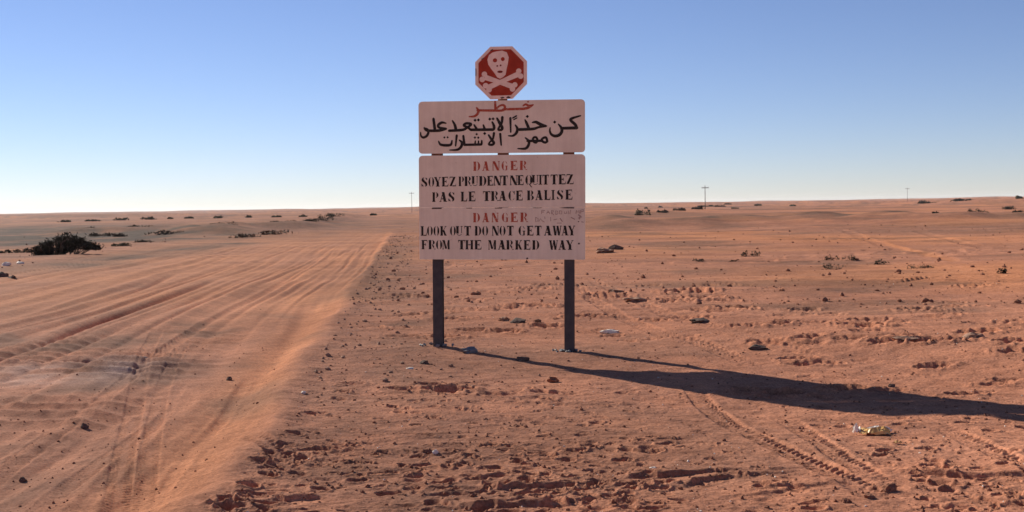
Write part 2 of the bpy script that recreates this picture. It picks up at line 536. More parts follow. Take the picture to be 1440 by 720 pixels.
def tyre(pix, width=0.19, depth=0.016, pitch=0.075, strength=1.0):
    pts = smooth_line(pl(pix), 5)
    def fn(side, s, x, y):
        a = np.abs(side)
        bed = -depth * (1 - sstep(width * 0.42, width * 0.56, a)) + 0.28 * depth * np.exp(-((a - width * 0.62) / (width * 0.13)) ** 2)
        lug = np.sin(2 * math.pi * (s + 0.55 * a) / pitch)
        tread = 0.55 * depth * np.clip(lug * 1.6, -1, 1) * (1 - sstep(width * 0.40, width * 0.52, a)) * sstep(0.012, 0.03, a)
        wear = sstep(-0.75, -0.05, perlin(x * 1.1, y * 1.1, 93) + 0.35 * perlin(x * 5, y * 5, 95))
        return strength * (bed * (0.4 + 0.6 * wear) + tread * wear)
    along(pts, width, fn)


tyre([(968, 540), (1000, 578), (1060, 612), (1130, 645), (1200, 678), (1262, 712)], 0.20, 0.016)
tyre([(1095, 585), (1130, 607), (1180, 640), (1225, 668), (1260, 690)], 0.18, 0.014)
tyre([(1310, 595), (1370, 622), (1440, 652), (1500, 680)], 0.20, 0.013)
tyre([(330, 600), (372, 625), (400, 650), (440, 690)], 0.16, 0.010)
tyre([(800, 398), (850, 430), (920, 463), (985, 482), (1070, 520)], 0.26, 0.020, 0.12, 0.7)
tyre([(815, 388), (890, 420), (980, 452), (1080, 482), (1180, 512)], 0.26, 0.016, 0.12, 0.7)


def groove(pix, width, depth, bank=0.5):
    pts = smooth_line(pl(pix), 5)
    def fn(side, s, x, y):
        a = np.abs(side)
        return (-depth * np.exp(-(a / (width * 0.45)) ** 4) + bank * depth * np.exp(-((a - width * 0.75) / (width * 0.22)) ** 2)) \
            * (0.7 + 0.6 * perlin(x, y, 94))
    along(pts, width * 1.6, fn)


tyre([(225, 455), (205, 490), (188, 560), (172, 640), (158, 735)], 0.16, 0.0085, 0.05, 0.9)
tyre([(262, 470), (238, 510), (222, 560), (208, 640), (196, 735)], 0.14, 0.006, 0.05, 0.9)
tyre([(300, 440), (215, 495), (130, 560), (0, 648), (-60, 690)], 0.17, 0.009, 0.05, 0.9)
tyre([(250, 560), (180, 610), (80, 680), (20, 730)], 0.14, 0.006, 0.05, 0.9)
groove([(260, 520), (215, 590), (150, 660), (90, 735)], 0.10, 0.010)
groove([(350, 520), (300, 590), (240, 660), (200, 735)], 0.10, 0.009)
groove([(1180, 322), (1230, 340), (1290, 355), (1360, 372)], 0.5, 0.03)
groove([(1290, 325), (1340, 338), (1400, 350)], 0.5, 0.025)
# scraped hollow on the road
dent(*P(85, 501), 0.40, 0.09, 0.05, 0.03, 0.5)
# the two post holes sit a little low, the earth heaped round them
SIGN_Y = 13.1

# --- soil kinds: r sand, g dark gravel, b pale crust
soil = np.zeros((NR, NT, 4)); soil[..., 3] = 1
sand = on_road * (0.18 + 0.75 * sstep(6, 17, V)) * (0.85 + 0.4 * fbm(X, V / 5, 1.5, 3, 30))
sand = np.maximum(sand, 0.95 * np.exp(-((U - 0.35) / 0.55) ** 2) * on_road)
nf = fbm(X / 2.0, Y, 9, 4, 31)
sand = np.maximum(sand, verge * sstep(12, 26, rr) * sstep(-0.25, 0.55, nf) * 0.85)
pan = np.zeros_like(X)
for pts, wd in ((pl([(-30, 352), (0, 351), (90, 347), (160, 340), (260, 332), (330, 330)]), 3.2), (pl([(240, 338), (330, 334)]), 4.0),
                (pl([(830, 330), (940, 332), (1100, 335), (1300, 336)]), 5.0), (pl([(1215, 330), (1260, 345), (1340, 368)]), 0.22), (pl([(540, 340), (510, 370), (470, 425)]), 0.7)):
    for (ax, ay), (bx, by) in zip(pts[:-1], pts[1:]):
        d = seg_dist(X, Y, ax, ay, bx, by)[0]
        pan = np.maximum(pan, np.exp(-(d / wd) ** 2))
sand = np.maximum(sand, pan * 0.95)
grav = np.zeros_like(X)
for pts, wd, s in ((pl([(-60, 337), (0, 337), (50, 337), (90, 335)]), 13.0, 1.5), (pl([(-60, 325), (0, 325), (60, 325), (130, 322)]), 30.0, 1.2), (pl([(130, 326), (230, 322), (330, 318), (430, 315)]), 6.0, 0.6), (pl([(-40, 380), (60, 375), (150, 362), (260, 348), (330, 340)]), 1.8, 0.7),
                   (pl([(440, 327), (560, 325), (620, 325)]), 5.0, 0.55), (pl([(905, 320), (1000, 317), (1120, 314), (1440, 312)]), 5.0, 0.9), (pl([(950, 296), (1150, 293), (1440, 290)]), 14.0, 0.5),
                   (pl([(560, 345), (545, 365), (520, 395), (505, 420)]), 0.9, 0.5), (pl([(820, 322), (850, 324)]), 3.0, 0.6),
                   (pl([(1180, 303), (1440, 300)]), 10.0, 0.4), (pl([(1180, 385), (1100, 380)]), 2.0, 0.3)):
    for (ax, ay), (bx, by) in zip(pts[:-1], pts[1:]):
        d = seg_dist(X, Y, ax, ay, bx, by)[0]
        grav = np.maximum(grav, s * np.exp(-(d / wd) ** 2) * (0.8 + 0.5 * fbm(X, Y, 3.0, 3, 33)))
grav = np.maximum(grav, verge * (0.26 + 0.24 * sstep(11, 18, rr)) * sstep(0.10, 0.7, fbm(X / 2, Y, 3.5, 4, 34)))
grav = np.maximum(grav, on_road * 0.50 * sstep(0.0, 0.7, fbm(X / 1.5, Y / 2, 1.3, 4, 35)) * (1 - sstep(8, 20, V)))
grav = np.maximum(grav, verge * 0.5 * sstep(30, 55, rr) * sstep(-0.05, 0.6, fbm(X / 3.5, Y, 22, 4, 38)) * (1 - pan))
grav = np.maximum(grav, verge * 0.36 * np.exp(-((U + 0.9) / 0.8) ** 2) * (0.6 + 0.8 * fbm(X, Y, 1.0, 4, 39)) * (1 - sstep(50, 70, V)))
pale = np.zeros_like(X)
cx, cy = P(100, 514)
pale += 0.75 * np.exp(-(((X - cx) / 0.75) ** 2 + ((Y - cy) / 0.8) ** 2)) * np.clip(0.6 + 0.8 * fbm(X, Y, 0.8, 4, 36), 0, 1.2)
soil[..., 0] = np.clip(sand, 0, 1); soil[..., 1] = np.clip(grav, 0, 1); soil[..., 2] = np.clip(pale, 0, 1)


def grid_mesh(name, zz, keep=None, m=M_ground, centre=True):
    nv = NR * NT
    idx = np.arange(nv).reshape(NR, NT)
    a = idx[:-1, :-1]; b = idx[:-1, 1:]; c = idx[1:, 1:]; d = idx[1:, :-1]
    quads = np.stack([a, b, c, d], -1).reshape(-1, 4)
    close = np.stack([idx[:-1, -1], idx[:-1, 0], idx[1:, 0], idx[1:, -1]], -1)
    co = np.stack([X, Y, zz], -1).reshape(-1, 3)
    sc = soil.reshape(-1, 4)
    if keep is None:
        quads = np.concatenate([quads, close])
    else:
        kq = keep.reshape(-1)[quads].any(1)
        quads = quads[kq]
        used = np.unique(quads)
        remap = np.full(nv, -1); remap[used] = np.arange(len(used))
        quads = remap[quads]; co = co[used]; sc = sc[used]
    me = bpy.data.meshes.new(name)
    faces = quads[:, ::-1]
    tri = None
    if keep is None:
        cen = len(co)
        co = np.concatenate([co, [[0, 0, float(zz[0].mean())]]]); sc = np.concatenate([sc, sc[:1]])
        r0 = idx[0]
        tri = np.stack([np.full(NT, cen), np.roll(r0, -1), r0], -1)
    nq = len(faces); nt_ = 0 if tri is None else len(tri)
    me.vertices.add(len(co)); me.vertices.foreach_set('co', co.astype(np.float32).ravel())
    loops = faces.ravel() if tri is None else np.concatenate([faces.ravel(), tri.ravel()])
    me.loops.add(len(loops)); me.loops.foreach_set('vertex_index', loops.astype(np.int32))
    me.polygons.add(nq + nt_)
    starts = np.concatenate([np.arange(nq) * 4, nq * 4 + np.arange(nt_) * 3])
    me.polygons.foreach_set('loop_start', starts.astype(np.int32))
    me.polygons.foreach_set('use_smooth', np.ones(nq + nt_, bool))
    me.update(calc_edges=True)
    ca = me.color_attributes.new('soil', 'FLOAT_COLOR', 'POINT')
    ca.data.foreach_set('color', sc.astype(np.float32).ravel())
    me.materials.append(m)
    o = bpy.data.objects.new(name, me)
    COL.objects.link(o)
    o['kind'] = 'structure'
    return o


Zs = Z - 0.0
ground = grid_mesh('ground', Zs)
ro = on_road * front
road_z = Zs + np.clip(-0.006 + 0.024 * ro, -0.006, 0.006)
road = grid_mesh('road', road_z, keep=(ro > 0.12), m=M_road)


def ground_z(x, y):
    r, t = math.hypot(x, y), math.atan2(x, y)
    i = min(max(int(np.searchsorted(RR, r)) - 1, 0), NR - 2); j = min(max(int(np.searchsorted(TH, t)) - 1, 0), NT - 2)
    fr = (r - RR[i]) / (RR[i + 1] - RR[i]); ft = (t - TH[j]) / (TH[j + 1] - TH[j])
    fr = min(max(fr, 0), 1); ft = min(max(ft, 0), 1)
    z = (Z[i, j] * (1 - fr) + Z[i + 1, j] * fr) * (1 - ft) + (Z[i, j + 1] * (1 - fr) + Z[i + 1, j + 1] * fr) * ft
    return float(z) + (0.006 if on_road[i, j] > 0.5 else 0.0)


# ------------------------------------------------------------------ object helpers
def link(name, me, m, parent=None):
    me.materials.append(m)
    o = bpy.data.objects.new(name, me)
    COL.objects.link(o)
    if parent is not None:
        o.parent = parent
    return o


def bm_obj(name, bm, m, parent=None, smooth=False):
    me = bpy.data.meshes.new(name)
    bmesh.ops.recalc_face_normals(bm, faces=bm.faces)
    if smooth:
        for f in bm.faces:
            f.smooth = True
    bm.to_mesh(me); bm.free()
    return link(name, me, m, parent)


def thing(name, label, cat, loc=(0, 0, 0), group=None):
    o = bpy.data.objects.new(name, None)
    o.empty_display_size = 0.2
    COL.objects.link(o)
    o.location = loc
    return tag(o, label, cat, group)


def tag(o, label, cat, group=None):
    o['label'] = label; o['category'] = cat
    if group:
        o['group'] = group
    return o


def prism(bm, poly, y0, y1):
    """polygon in x,z pushed from y0 to y1"""
    f = [bm.verts.new((x, y0, z)) for x, z in poly]
    b = [bm.verts.new((x, y1, z)) for x, z in poly]
    bm.faces.new(f); bm.faces.new(b[::-1])
    n = len(poly)
    for i in range(n):
        bm.faces.new((f[i], b[i], b[(i + 1) % n], f[(i + 1) % n]))


def box(bm, x0, x1, y0, y1, z0, z1):
    prism(bm, [(x0, z0), (x1, z0), (x1, z1), (x0, z1)], y0, y1)


def tube(bm, pts, rads, seg=6):
    rings = []
    for i, p in enumerate(pts):
        p = Vector(p)
        d = (Vector(pts[min(i + 1, len(pts) - 1)]) - Vector(pts[max(i - 1, 0)])).normalized()
        a = d.orthogonal().normalized(); b = d.cross(a)
        r = rads[i] if hasattr(rads, '__len__') else rads
        rings.append([bm.verts.new(p + (a * math.cos(k * 2 * math.pi / seg) + b * math.sin(k * 2 * math.pi / seg)) * r) for k in range(seg)])
    for A, B in zip(rings[:-1], rings[1:]):
        for k in range(seg):
            bm.faces.new((A[k], A[(k + 1) % seg], B[(k + 1) % seg], B[k]))
    bm.faces.new(rings[0][::-1]); bm.faces.new(rings[-1])


# ------------------------------------------------------------------ the danger sign
# local frame: x right, z up, y away from the viewer; front faces at y = 0; 122 px of the photo = 1 m
S = 122.0
Z0 = 484.6
sx = lambda px: (px - 705.0) / S * 1.012
sz = lambda py: (Z0 - py) / S
sign_x, sign_y = P(706.0, 489.0)
sign_x, sign_y = sign_x * SIGN_Y / sign_y, SIGN_Y
sign = thing('warning_sign', 'tall white danger sign on two dark steel posts with a red octagon on top', 'sign', (sign_x, sign_y, 0.0))
sign.rotation_euler = (0, R(0.72), R(-7.0))
RELIEF = 0.0011


def rounded(x0, x1, z0, z1, r, seg=5):
    out = []
    for cx, cz, a in ((x1 - r, z1 - r, 0), (x0 + r, z1 - r, 90), (x0 + r, z0 + r, 180), (x1 - r, z0 + r, 270)):
        for k in range(seg + 1):
            t = R(a + 90 * k / seg)
            out.append((cx + r * math.cos(t), cz + r * math.sin(t)))
    return out


def board(x0, y0, x1, y1, rtop, rbot):
    bm = bmesh.new()
    zt, zb = sz(y0), sz(y1)
    xa, xb = sx(x0), sx(x1)
    pts = []
    for cx, cz, a, r in ((xb, zt, 0, rtop), (xa, zt, 90, rtop), (xa, zb, 180, rbot), (xb, zb, 270, rbot)):
        ox = cx - r if a in (0, 270) else cx + r
        oz = cz - r if a in (0, 90) else cz + r
        for k in range(6):
            t = R(a + 90 * k / 5)
            pts.append((ox + r * math.cos(t), oz + r * math.sin(t)))
    prism(bm, pts, 0.0, 0.022)
    return bm_obj('board', bm, M_board, sign)


board_a = board(589.2, 142.5, 821.0, 215.6, 0.045, 0.040)
board_b = board(589.0, 218.4, 821.3, 291.6, 0.045, 0.006)
board_c = board(589.0, 292.0, 821.0, 365.0, 0.006, 0.012)


# posts: steel beams of H section, boards bolted to the front flange
def beam(px, w, z0, z1, y0=0.024, depth=0.11, t=0.009):
    bm = bmesh.new()
    x = sx(px)
    box(bm, x - w / 2, x + w / 2, y0, y0 + t, z0, z1)
    box(bm, x - t / 2, x + t / 2, y0 + t, y0 + depth - t, z0, z1)
    box(bm, x - w / 2, x + w / 2, y0 + depth - t, y0 + depth, z0, z1)
    return bm_obj('post', bm, M_steel, sign)


beam(613.7, 0.112, -0.45, sz(148))
beam(798.7, 0.112, -0.50, sz(148))
bm = bmesh.new()
box(bm, sx(700.5), sx(713.5), 0.024, 0.040, sz(292), sz(132))
bm_obj('support_bar', bm, M_rust, sign)
# cross rails behind the boards and the bolts that hold them
for py in (160, 204, 236, 280, 310, 350):
    bm = bmesh.new()
    box(bm, sx(596), sx(606.4), 0.0225, 0.055, sz(py) - 0.02, sz(py) + 0.02)
    box(bm, sx(621.0), sx(700.0), 0.0225, 0.055, sz(py) - 0.02, sz(py) + 0.02)
    box(bm, sx(714), sx(791.4), 0.0225, 0.055, sz(py) - 0.02, sz(py) + 0.02)
    box(bm, sx(806), sx(815), 0.0225, 0.055, sz(py) - 0.02, sz(py) + 0.02)
    bm_obj('rail', bm, M_rust, sign)
# rusty shims seen in the slit between upper and middle boards, and along the lower seam
for x0, x1, y0, y1 in ((607, 621, 215.2, 218.6), (700, 715.5, 215.2, 218.6), (791, 806, 214.6, 218.4)):
    bm = bmesh.new()
    box(bm, sx(x0), sx(x1), 0.004, 0.0235, sz(y1), sz(y0))
    bm_obj('shim', bm, M_rust, sign)


# ---- stencil lettering: thick stems, hair strokes, slit counters
def letter_polys(ch):
    T, H, Sf = 0.35, 0.10, 0.06                      # stem, hairline, serif height (unit box 1 x 1)
    st = lambda x, z0=0.0, z1=1.0, w=T: [(x - w / 2, z0), (x + w / 2, z0), (x + w / 2, z1), (x - w / 2, z1)]
    bar = lambda x0, x1, z, h=H: [(x0, z - h / 2), (x1, z - h / 2), (x1, z + h / 2), (x0, z + h / 2)]
    def cres(cx, cz, rx, rz, w, a0, a1, n=10):       # crescent bowl, thick in its middle
        o, i = [], []
        for k in range(n + 1):
            a = R(a0 + (a1 - a0) * k / n)
            o.append((cx + rx * math.cos(a), cz + rz * math.sin(a)))
            ww = w * (0.18 + 0.82 * math.sin(math.pi * k / n))
            i.append((cx + (rx - ww) * math.cos(a), cz + (rz - ww * 0.35) * math.sin(a)))
        return o + i[::-1]
    def dia(x0, z0, x1, z1, w):
        return [(x0 - w / 2, z0), (x0 + w / 2, z0), (x1 + w / 2, z1), (x1 - w / 2, z1)]
    serif = lambda x, z, w=0.22: bar(x - w, x + w, z, 0.07)
    L = []
    if ch in 'BDEFHIKLMNPRTU':
        pass
    if ch == 'D':
        L = [st(0.22), serif(0.2, 0.965, 0.20), serif(0.2, 0.035, 0.20), cres(0.42, 0.5, 0.55, 0.5, 0.30, -82, 82)]
    elif ch == 'A':
        L = [dia(0.72, 0.0, 0.47, 1.0, 0.34), dia(0.12, 0.0, 0.42, 0.86, 0.09), bar(0.30, 0.58, 0.30), serif(0.12, 0.035, 0.13), serif(0.76, 0.035, 0.24)]
    elif ch == 'N':
        L = [dia(0.80, 0.0, 0.20, 1.0, 0.34), st(0.11, 0, 0.85, 0.09), st(0.90, 0.2, 1.0, 0.09), serif(0.11, 0.035, 0.12), serif(0.87, 0.965, 0.13)]
    elif ch == 'G':
        L = [cres(0.52, 0.5, 0.52, 0.5, 0.34, 98, 262), st(0.82, 0.02, 0.46, 0.22), bar(0.62, 1.0, 0.46, 0.08), cres(0.55, 0.5, 0.40, 0.5, 0.12, 20, 80), bar(0.55, 0.8, 0.03, 0.06)]
    elif ch == 'E':
        L = [st(0.25), serif(0.2, 0.965, 0.2), serif(0.2, 0.035, 0.2), bar(0.44, 0.92, 0.96), bar(0.44, 0.96, 0.04), bar(0.44, 0.68, 0.51),
             [(0.82, 0.96), (0.92, 0.96), (0.95, 0.70)], [(0.82, 0.04), (0.97, 0.04), (1.0, 0.34)], [(0.62, 0.36), (0.70, 0.36), (0.70, 0.66), (0.62, 0.66)]]
    elif ch == 'F':
        L = [st(0.25), serif(0.2, 0.965, 0.2), serif(0.24, 0.035, 0.24), bar(0.44, 0.92, 0.96), bar(0.44, 0.68, 0.51),
             [(0.82, 0.96), (0.94, 0.96), (0.97, 0.66)], [(0.62, 0.36), (0.70, 0.36), (0.70, 0.66), (0.62, 0.66)]]
    elif ch == 'R':
        L = [st(0.22), serif(0.2, 0.965, 0.2), serif(0.2, 0.035, 0.2), cres(0.46, 0.745, 0.42, 0.255, 0.26, -84, 84), cres(0.40, 0.24, 0.40, 0.28, 0.22, -30, 84), bar(0.78, 1.0, 0.03, 0.07)]
    elif ch == 'P':
        L = [st(0.25), serif(0.22, 0.965, 0.2), serif(0.25, 0.035, 0.24), cres(0.48, 0.71, 0.48, 0.29, 0.30, -84, 84)]
    elif ch == 'B':
        L = [st(0.22), serif(0.2, 0.965, 0.2), serif(0.2, 0.035, 0.2), cres(0.44, 0.755, 0.42, 0.245, 0.27, -84, 84), cres(0.44, 0.26, 0.50, 0.26, 0.30, -84, 84)]
    elif ch == 'S':
        L = [[(0.10, 0.80), (0.24, 0.95), (0.50, 1.0), (0.42, 0.93), (0.38, 0.80), (0.62, 0.60), (0.88, 0.44), (0.96, 0.26), (0.86, 0.08), (0.56, 0.0),
              (0.64, 0.08), (0.66, 0.22), (0.46, 0.40), (0.16, 0.56), (0.08, 0.68)],
             [(0.60, 0.97), (0.88, 0.90), (0.90, 1.0), (0.94, 0.70), (0.84, 0.72)], [(0.44, 0.02), (0.16, 0.08), (0.10, 0.0), (0.04, 0.32), (0.16, 0.30)]]
    elif ch in 'OQ':
        L = [cres(0.47, 0.5, 0.47, 0.5, 0.33, 98, 262), cres(0.53, 0.5, 0.47, 0.5, 0.33, -82, 82)]
        if ch == 'Q':
            L.append([(0.42, 0.16), (0.62, 0.10), (0.98, -0.26), (0.80, -0.24)])
    elif ch == 'Y':
        L = [st(0.52, 0, 0.50), dia(0.48, 0.46, 0.16, 1.0, 0.30), dia(0.58, 0.52, 0.88, 1.0, 0.09), serif(0.52, 0.035, 0.28), serif(0.18, 0.965, 0.2), serif(0.86, 0.965, 0.14)]
    elif ch == 'Z':
        L = [dia(0.20, 0.02, 0.78, 0.98, 0.34), bar(0.08, 0.56, 0.96), bar(0.46, 0.96, 0.04), [(0.06, 0.99), (0.16, 0.99), (0.06, 0.68)], [(0.88, 0.0), (0.98, 0.0), (0.98, 0.34)]]
    elif ch == 'U':
        L = [st(0.24, 0.22, 1.0), serif(0.24, 0.965, 0.24), cres(0.52, 0.30, 0.42, 0.30, 0.16, 200, 340), st(0.86, 0.26, 1.0, 0.09), serif(0.86, 0.965, 0.14)]
    elif ch == 'T':
        L = [st(0.5), serif(0.5, 0.035, 0.28), bar(0.04, 0.31, 0.96), bar(0.69, 0.96, 0.96), [(0.02, 0.99), (0.14, 0.99), (0.04, 0.66)], [(0.86, 0.99), (0.98, 0.99), (0.96, 0.66)]]
    elif ch == 'I':
        L = [st(0.5, 0, 1, 0.5), serif(0.5, 0.965, 0.48), serif(0.5, 0.035, 0.48)]
    elif ch == 'L':
        L = [st(0.27), serif(0.25, 0.965, 0.25), serif(0.22, 0.035, 0.2), bar(0.46, 0.94, 0.04), [(0.80, 0.04), (0.96, 0.04), (1.0, 0.40)]]
    elif ch == 'C':
        L = [cres(0.52, 0.5, 0.52, 0.5, 0.34, 98, 262), cres(0.55, 0.5, 0.42, 0.5, 0.14, 20, 80), cres(0.55, 0.5, 0.42, 0.5, 0.10, -80, -30), st(0.92, 0.62, 0.98, 0.08)]
    elif ch == 'K':
        L = [st(0.22), serif(0.2, 0.965, 0.2), serif(0.2, 0.035, 0.2), dia(0.80, 0.0, 0.50, 0.56, 0.30), dia(0.42, 0.46, 0.82, 0.96, 0.09), serif(0.82, 0.965, 0.14), serif(0.82, 0.035, 0.18)]
    elif ch == 'H':
        L = [st(0.20, 0, 1, 0.26), st(0.80, 0, 1, 0.26), bar(0.36, 0.64, 0.5), serif(0.2, 0.965, 0.2), serif(0.2, 0.035, 0.2), serif(0.8, 0.965, 0.2), serif(0.8, 0.035, 0.2)]
    elif ch == 'M':
        L = [st(0.08, 0, 1.0, 0.08), dia(0.48, 0.06, 0.20, 1.0, 0.24), dia(0.54, 0.06, 0.76, 0.86, 0.07), st(0.86, 0, 1.0, 0.25), serif(0.08, 0.035, 0.12), serif(0.86, 0.035, 0.16), serif(0.1, 0.965, 0.12)]
    elif ch == 'W':
        L = [dia(0.30, 0.0, 0.12, 1.0, 0.24), dia(0.36, 0.1, 0.50, 0.9, 0.07), dia(0.72, 0.0, 0.54, 1.0, 0.24), dia(0.78, 0.1, 0.94, 1.0, 0.08), serif(0.14, 0.965, 0.16), serif(0.92, 0.965, 0.1)]
    return L


def paint(name, polys, m, parent, y=0.0, label=None):
    """flat painted shapes in sign pixels, each laid a hair above the one before"""
    bm = bmesh.new()
    for k, poly in enumerate(polys):
        d = y - RELIEF - 0.00006 * (k % 12)
        bm.faces.new([bm.verts.new((sx(a), d, sz(b))) for a, b in poly])
    me = bpy.data.meshes.new(name)
    bm.normal_update()
    for f in bm.faces:
        if f.normal.y > 0:
            f.normal_flip()
    bm.to_mesh(me); bm.free()
    o = link(name, me, m, parent)
    if label:
        o['label'] = label
    return o


def line_polys(letters, yt0, yb0, yt1, yb1, xa=590.0, xb=820.0):
    out = []
    for ch, x0, x1 in letters:
        for poly in letter_polys(ch):
            q = []
            for a, b in poly:
                x = x0 + a * (x1 - x0)
                f = (x - xa) / (xb - xa)
                yt = yt0 + (yt1 - yt0) * f; yb = yb0 + (yb1 - yb0) * f
                q.append((x, yb + (yt - yb) * b))
            out.append(q)
    return out


T_B1 = [('D', 666, 676), ('A', 678.6, 688.6), ('N', 692.5, 703), ('G', 705.6, 714), ('E', 718, 727.8), ('R', 731, 741)]
T_B2 = [('S', 592, 601.4), ('O', 602.5, 610.7), ('Y', 610.8, 620.3), ('E', 621.5, 630.9), ('Z', 632, 641.6), ('P', 645, 653.2), ('R', 653.6, 663.5), ('U', 663.6, 672.5),
        ('D', 674.2, 684.6), ('E', 685.4, 694), ('N', 694.4, 705), ('T', 704.6, 714.6), ('N', 717, 728), ('E', 727.8, 736.4), ('Q', 738.6, 748.4), ('U', 747.6, 756.8), ('I', 757, 762),
        ('T', 762.2, 771.4), ('T', 773.5, 783.5), ('E', 784.6, 794.6), ('Z', 795, 805.4)]
T_B3 = [('P', 607.6, 617), ('A', 618, 629), ('S', 630, 639.6), ('L', 648, 657.2), ('E', 659, 668.8), ('T', 679, 690), ('R', 690.8, 701.4), ('A', 701.6, 712.4), ('C', 715, 724),
        ('E', 725.4, 735), ('B', 741, 751), ('A', 752.4, 763), ('L', 764.6, 773.4), ('I', 774.6, 779.4), ('S', 781.8, 791.2), ('E', 794, 803.8)]
T_C1 = [('D', 665.4, 675.2), ('A', 678.4, 688), ('N', 691.4, 701), ('G', 705.6, 714.6), ('E', 718, 728), ('R', 731.5, 742)]
T_C2 = [('L', 591, 599.6), ('O', 600, 608.2), ('O', 609.2, 617.4), ('K', 618.8, 628), ('O', 632.6, 640.8), ('U', 640.8, 650.4), ('T', 652.6, 662.4), ('D', 667.6, 677), ('O', 678, 686.4),
        ('N', 691.6, 701.4), ('O', 702.2, 710.8), ('T', 712.6, 722.2), ('G', 728.8, 738.2), ('E', 740.4, 749.8), ('T', 751.4, 761), ('A', 764.2, 775.2), ('W', 776.6, 788.4), ('A', 788.6, 798.2), ('Y', 797.8, 807.4)]
T_C3 = [('F', 592, 600.8), ('R', 602, 612), ('O', 612.6, 621.4), ('M', 621.8, 632), ('T', 643.8, 654), ('H', 654.2, 665.6), ('E', 667, 677), ('M', 686.6, 697.4), ('A', 700, 711), ('R', 711.8, 722),
        ('K', 724.2, 734), ('E', 736, 745.4), ('D', 748, 758), ('W', 771.6, 783.4), ('A', 784.4, 794.6), ('Y', 795, 805)]
def paint_words(letters, lengths, yt0, yb0, yt1, yb1, m, parent):
    k = 0
    for n in lengths:
        paint('stencilled_word', line_polys(letters[k:k + n], yt0, yb0, yt1, yb1), m, parent,
              label='red stencilled word in capitals' if m == M_redtxt else None)
        k += n


paint_words(T_B1, [6], 228.2, 241.2, 225.8, 238.8, M_redtxt, board_b)
paint_words(T_B2, [5, 7, 2, 7], 249.0, 262.4, 245.8, 259.6, M_black, board_b)
paint_words(T_B3, [3, 2, 5, 6], 270.4, 284.0, 267.2, 281.0, M_black, board_b)
paint_words(T_C1, [6], 300.0, 313.0, 298.6, 311.8, M_redtxt, board_c)
paint_words(T_C2, [4, 3, 2, 3, 3, 4], 318.0, 331.4, 317.6, 331.2, M_black, board_c)
paint_words(T_C3, [4, 3, 6, 3], 337.6, 350.6, 338.0, 351.4, M_black, board_c)


# ---- hand painted Arabic, drawn as pen strokes (crop pixels, nine to one photo pixel)
def stroke(pts, widths, ox=585.0, oy=138.0, k=9.0, smooth=True):
    pp = smooth_line(pts, 5) if smooth and len(pts) > 2 else list(pts)
    n = len(pp)
    out_l, out_r = [], []
    for i, (x, y) in enumerate(pp):
        a = pp[max(i - 1, 0)]; b = pp[min(i + 1, n - 1)]
        dx, dy = b[0] - a[0], b[1] - a[1]
        L = math.hypot(dx, dy) or 1
        f = i / max(n - 1, 1) * (len(widths) - 1)
        j = min(int(f), len(widths) - 2) if len(widths) > 1 else 0
        w = widths[0] if len(widths) == 1 else 1.12 * (widths[j] + (widths[j + 1] - widths[j]) * (f - j))
        nx, ny = -dy / L * w / 2, dx / L * w / 2
        out_l.append((x + nx, y + ny)); out_r.append((x - nx, y - ny))
    quads = []
    for i in range(n - 1):
        quads.append([out_l[i], out_l[i + 1], out_r[i + 1], out_r[i]])
    caps = []
    for (x, y), w in ((pp[0], widths[0]), (pp[-1], widths[-1])):
        caps.append([(x + w / 2 * math.cos(t * math.pi / 4), y + w / 2 * math.sin(t * math.pi / 4)) for t in range(8)])
    return [[(ox + a / k, oy + b / k) for a, b in q] for q in quads + caps]


def dots(cs, w=30, ox=585.0, oy=138.0):
    return [[(ox + (x + dx * w * 0.62) / 9, oy + (y + dy * w * 0.62) / 9) for dx, dy in ((-1, 0), (0, -1), (1, 0), (0, 1))] for x, y in cs]


B = 1080                                              # the right crop begins 1080 px further on
red = []
red += stroke([(775, 128), (798, 165), (785, 205), (745, 234), (680, 238)], [20, 30, 30, 26, 14])
red += stroke([(785, 160), (1000, 166)], [26, 28])
red += stroke([(1008, 55), (1012, 160)], [24, 28])
red += stroke([(1012, 165), (1050, 118), (1100, 98), (1130, 118), (1120, 155), (1080, 168), (1012, 166)], [22, 22, 24, 28, 28, 26, 28])
red += stroke([(1110, 152), (1360, 150)], [28, 28])
red += stroke([(1360, 150), (1425, 136), (1485, 100)], [30, 28, 14])
red += stroke([(1358, 112), (1390, 94), (1430, 112), (1485, 100)], [18, 24, 26, 14])
red += dots([(1420, 62)], 24)
paint('lettering', red, M_redtxt, board_a, label='red hand painted Arabic word on the top board')
blk = []
# line one
blk += stroke([(990 + B, 245), (890 + B, 275), (868 + B, 300), (925 + B, 355), (940 + B, 398)], [16, 30, 32, 34, 36])
blk += stroke([(945 + B, 396), (770 + B, 398)], [36, 32])
blk += stroke([(715 + B, 345), (752 + B, 392), (758 + B, 440), (725 + B, 482), (672 + B, 494), (628 + B, 472), (610 + B, 430), (614 + B, 388)], [14, 32, 34, 36, 34, 28, 22, 12])
blk += dots([(670 + B, 320), (330 + B, 246)], 34)
blk += stroke([(392 + B, 322), (440 + B, 318), (500 + B, 350), (568 + B, 368)], [16, 34, 38, 20])
blk += stroke([(565 + B, 370), (470 + B, 382), (400 + B, 402), (228 + B, 408)], [20, 26, 32, 34])
blk += stroke([(300 + B, 285), (318 + B, 322), (350 + B, 400)], [14, 30, 32])
blk += stroke([(180 + B, 350), (206 + B, 398), (192 + B, 450), (150 + B, 484), (92 + B, 484)], [16, 32, 32, 26, 12])
blk += stroke([(118 + B, 262), (122 + B, 440)], [28, 18])
blk += stroke([(148 + B, 262), (195 + B, 236)], [18, 18]) + stroke([(160 + B, 284), (200 + B, 262)], [14, 14])
blk += stroke([(1030, 262), (1062, 320), (1095, 380), (1085, 408), (1048, 406), (1060, 370), (1090, 320), (1098, 250)], [22, 34, 34, 30, 28, 22, 26, 32])
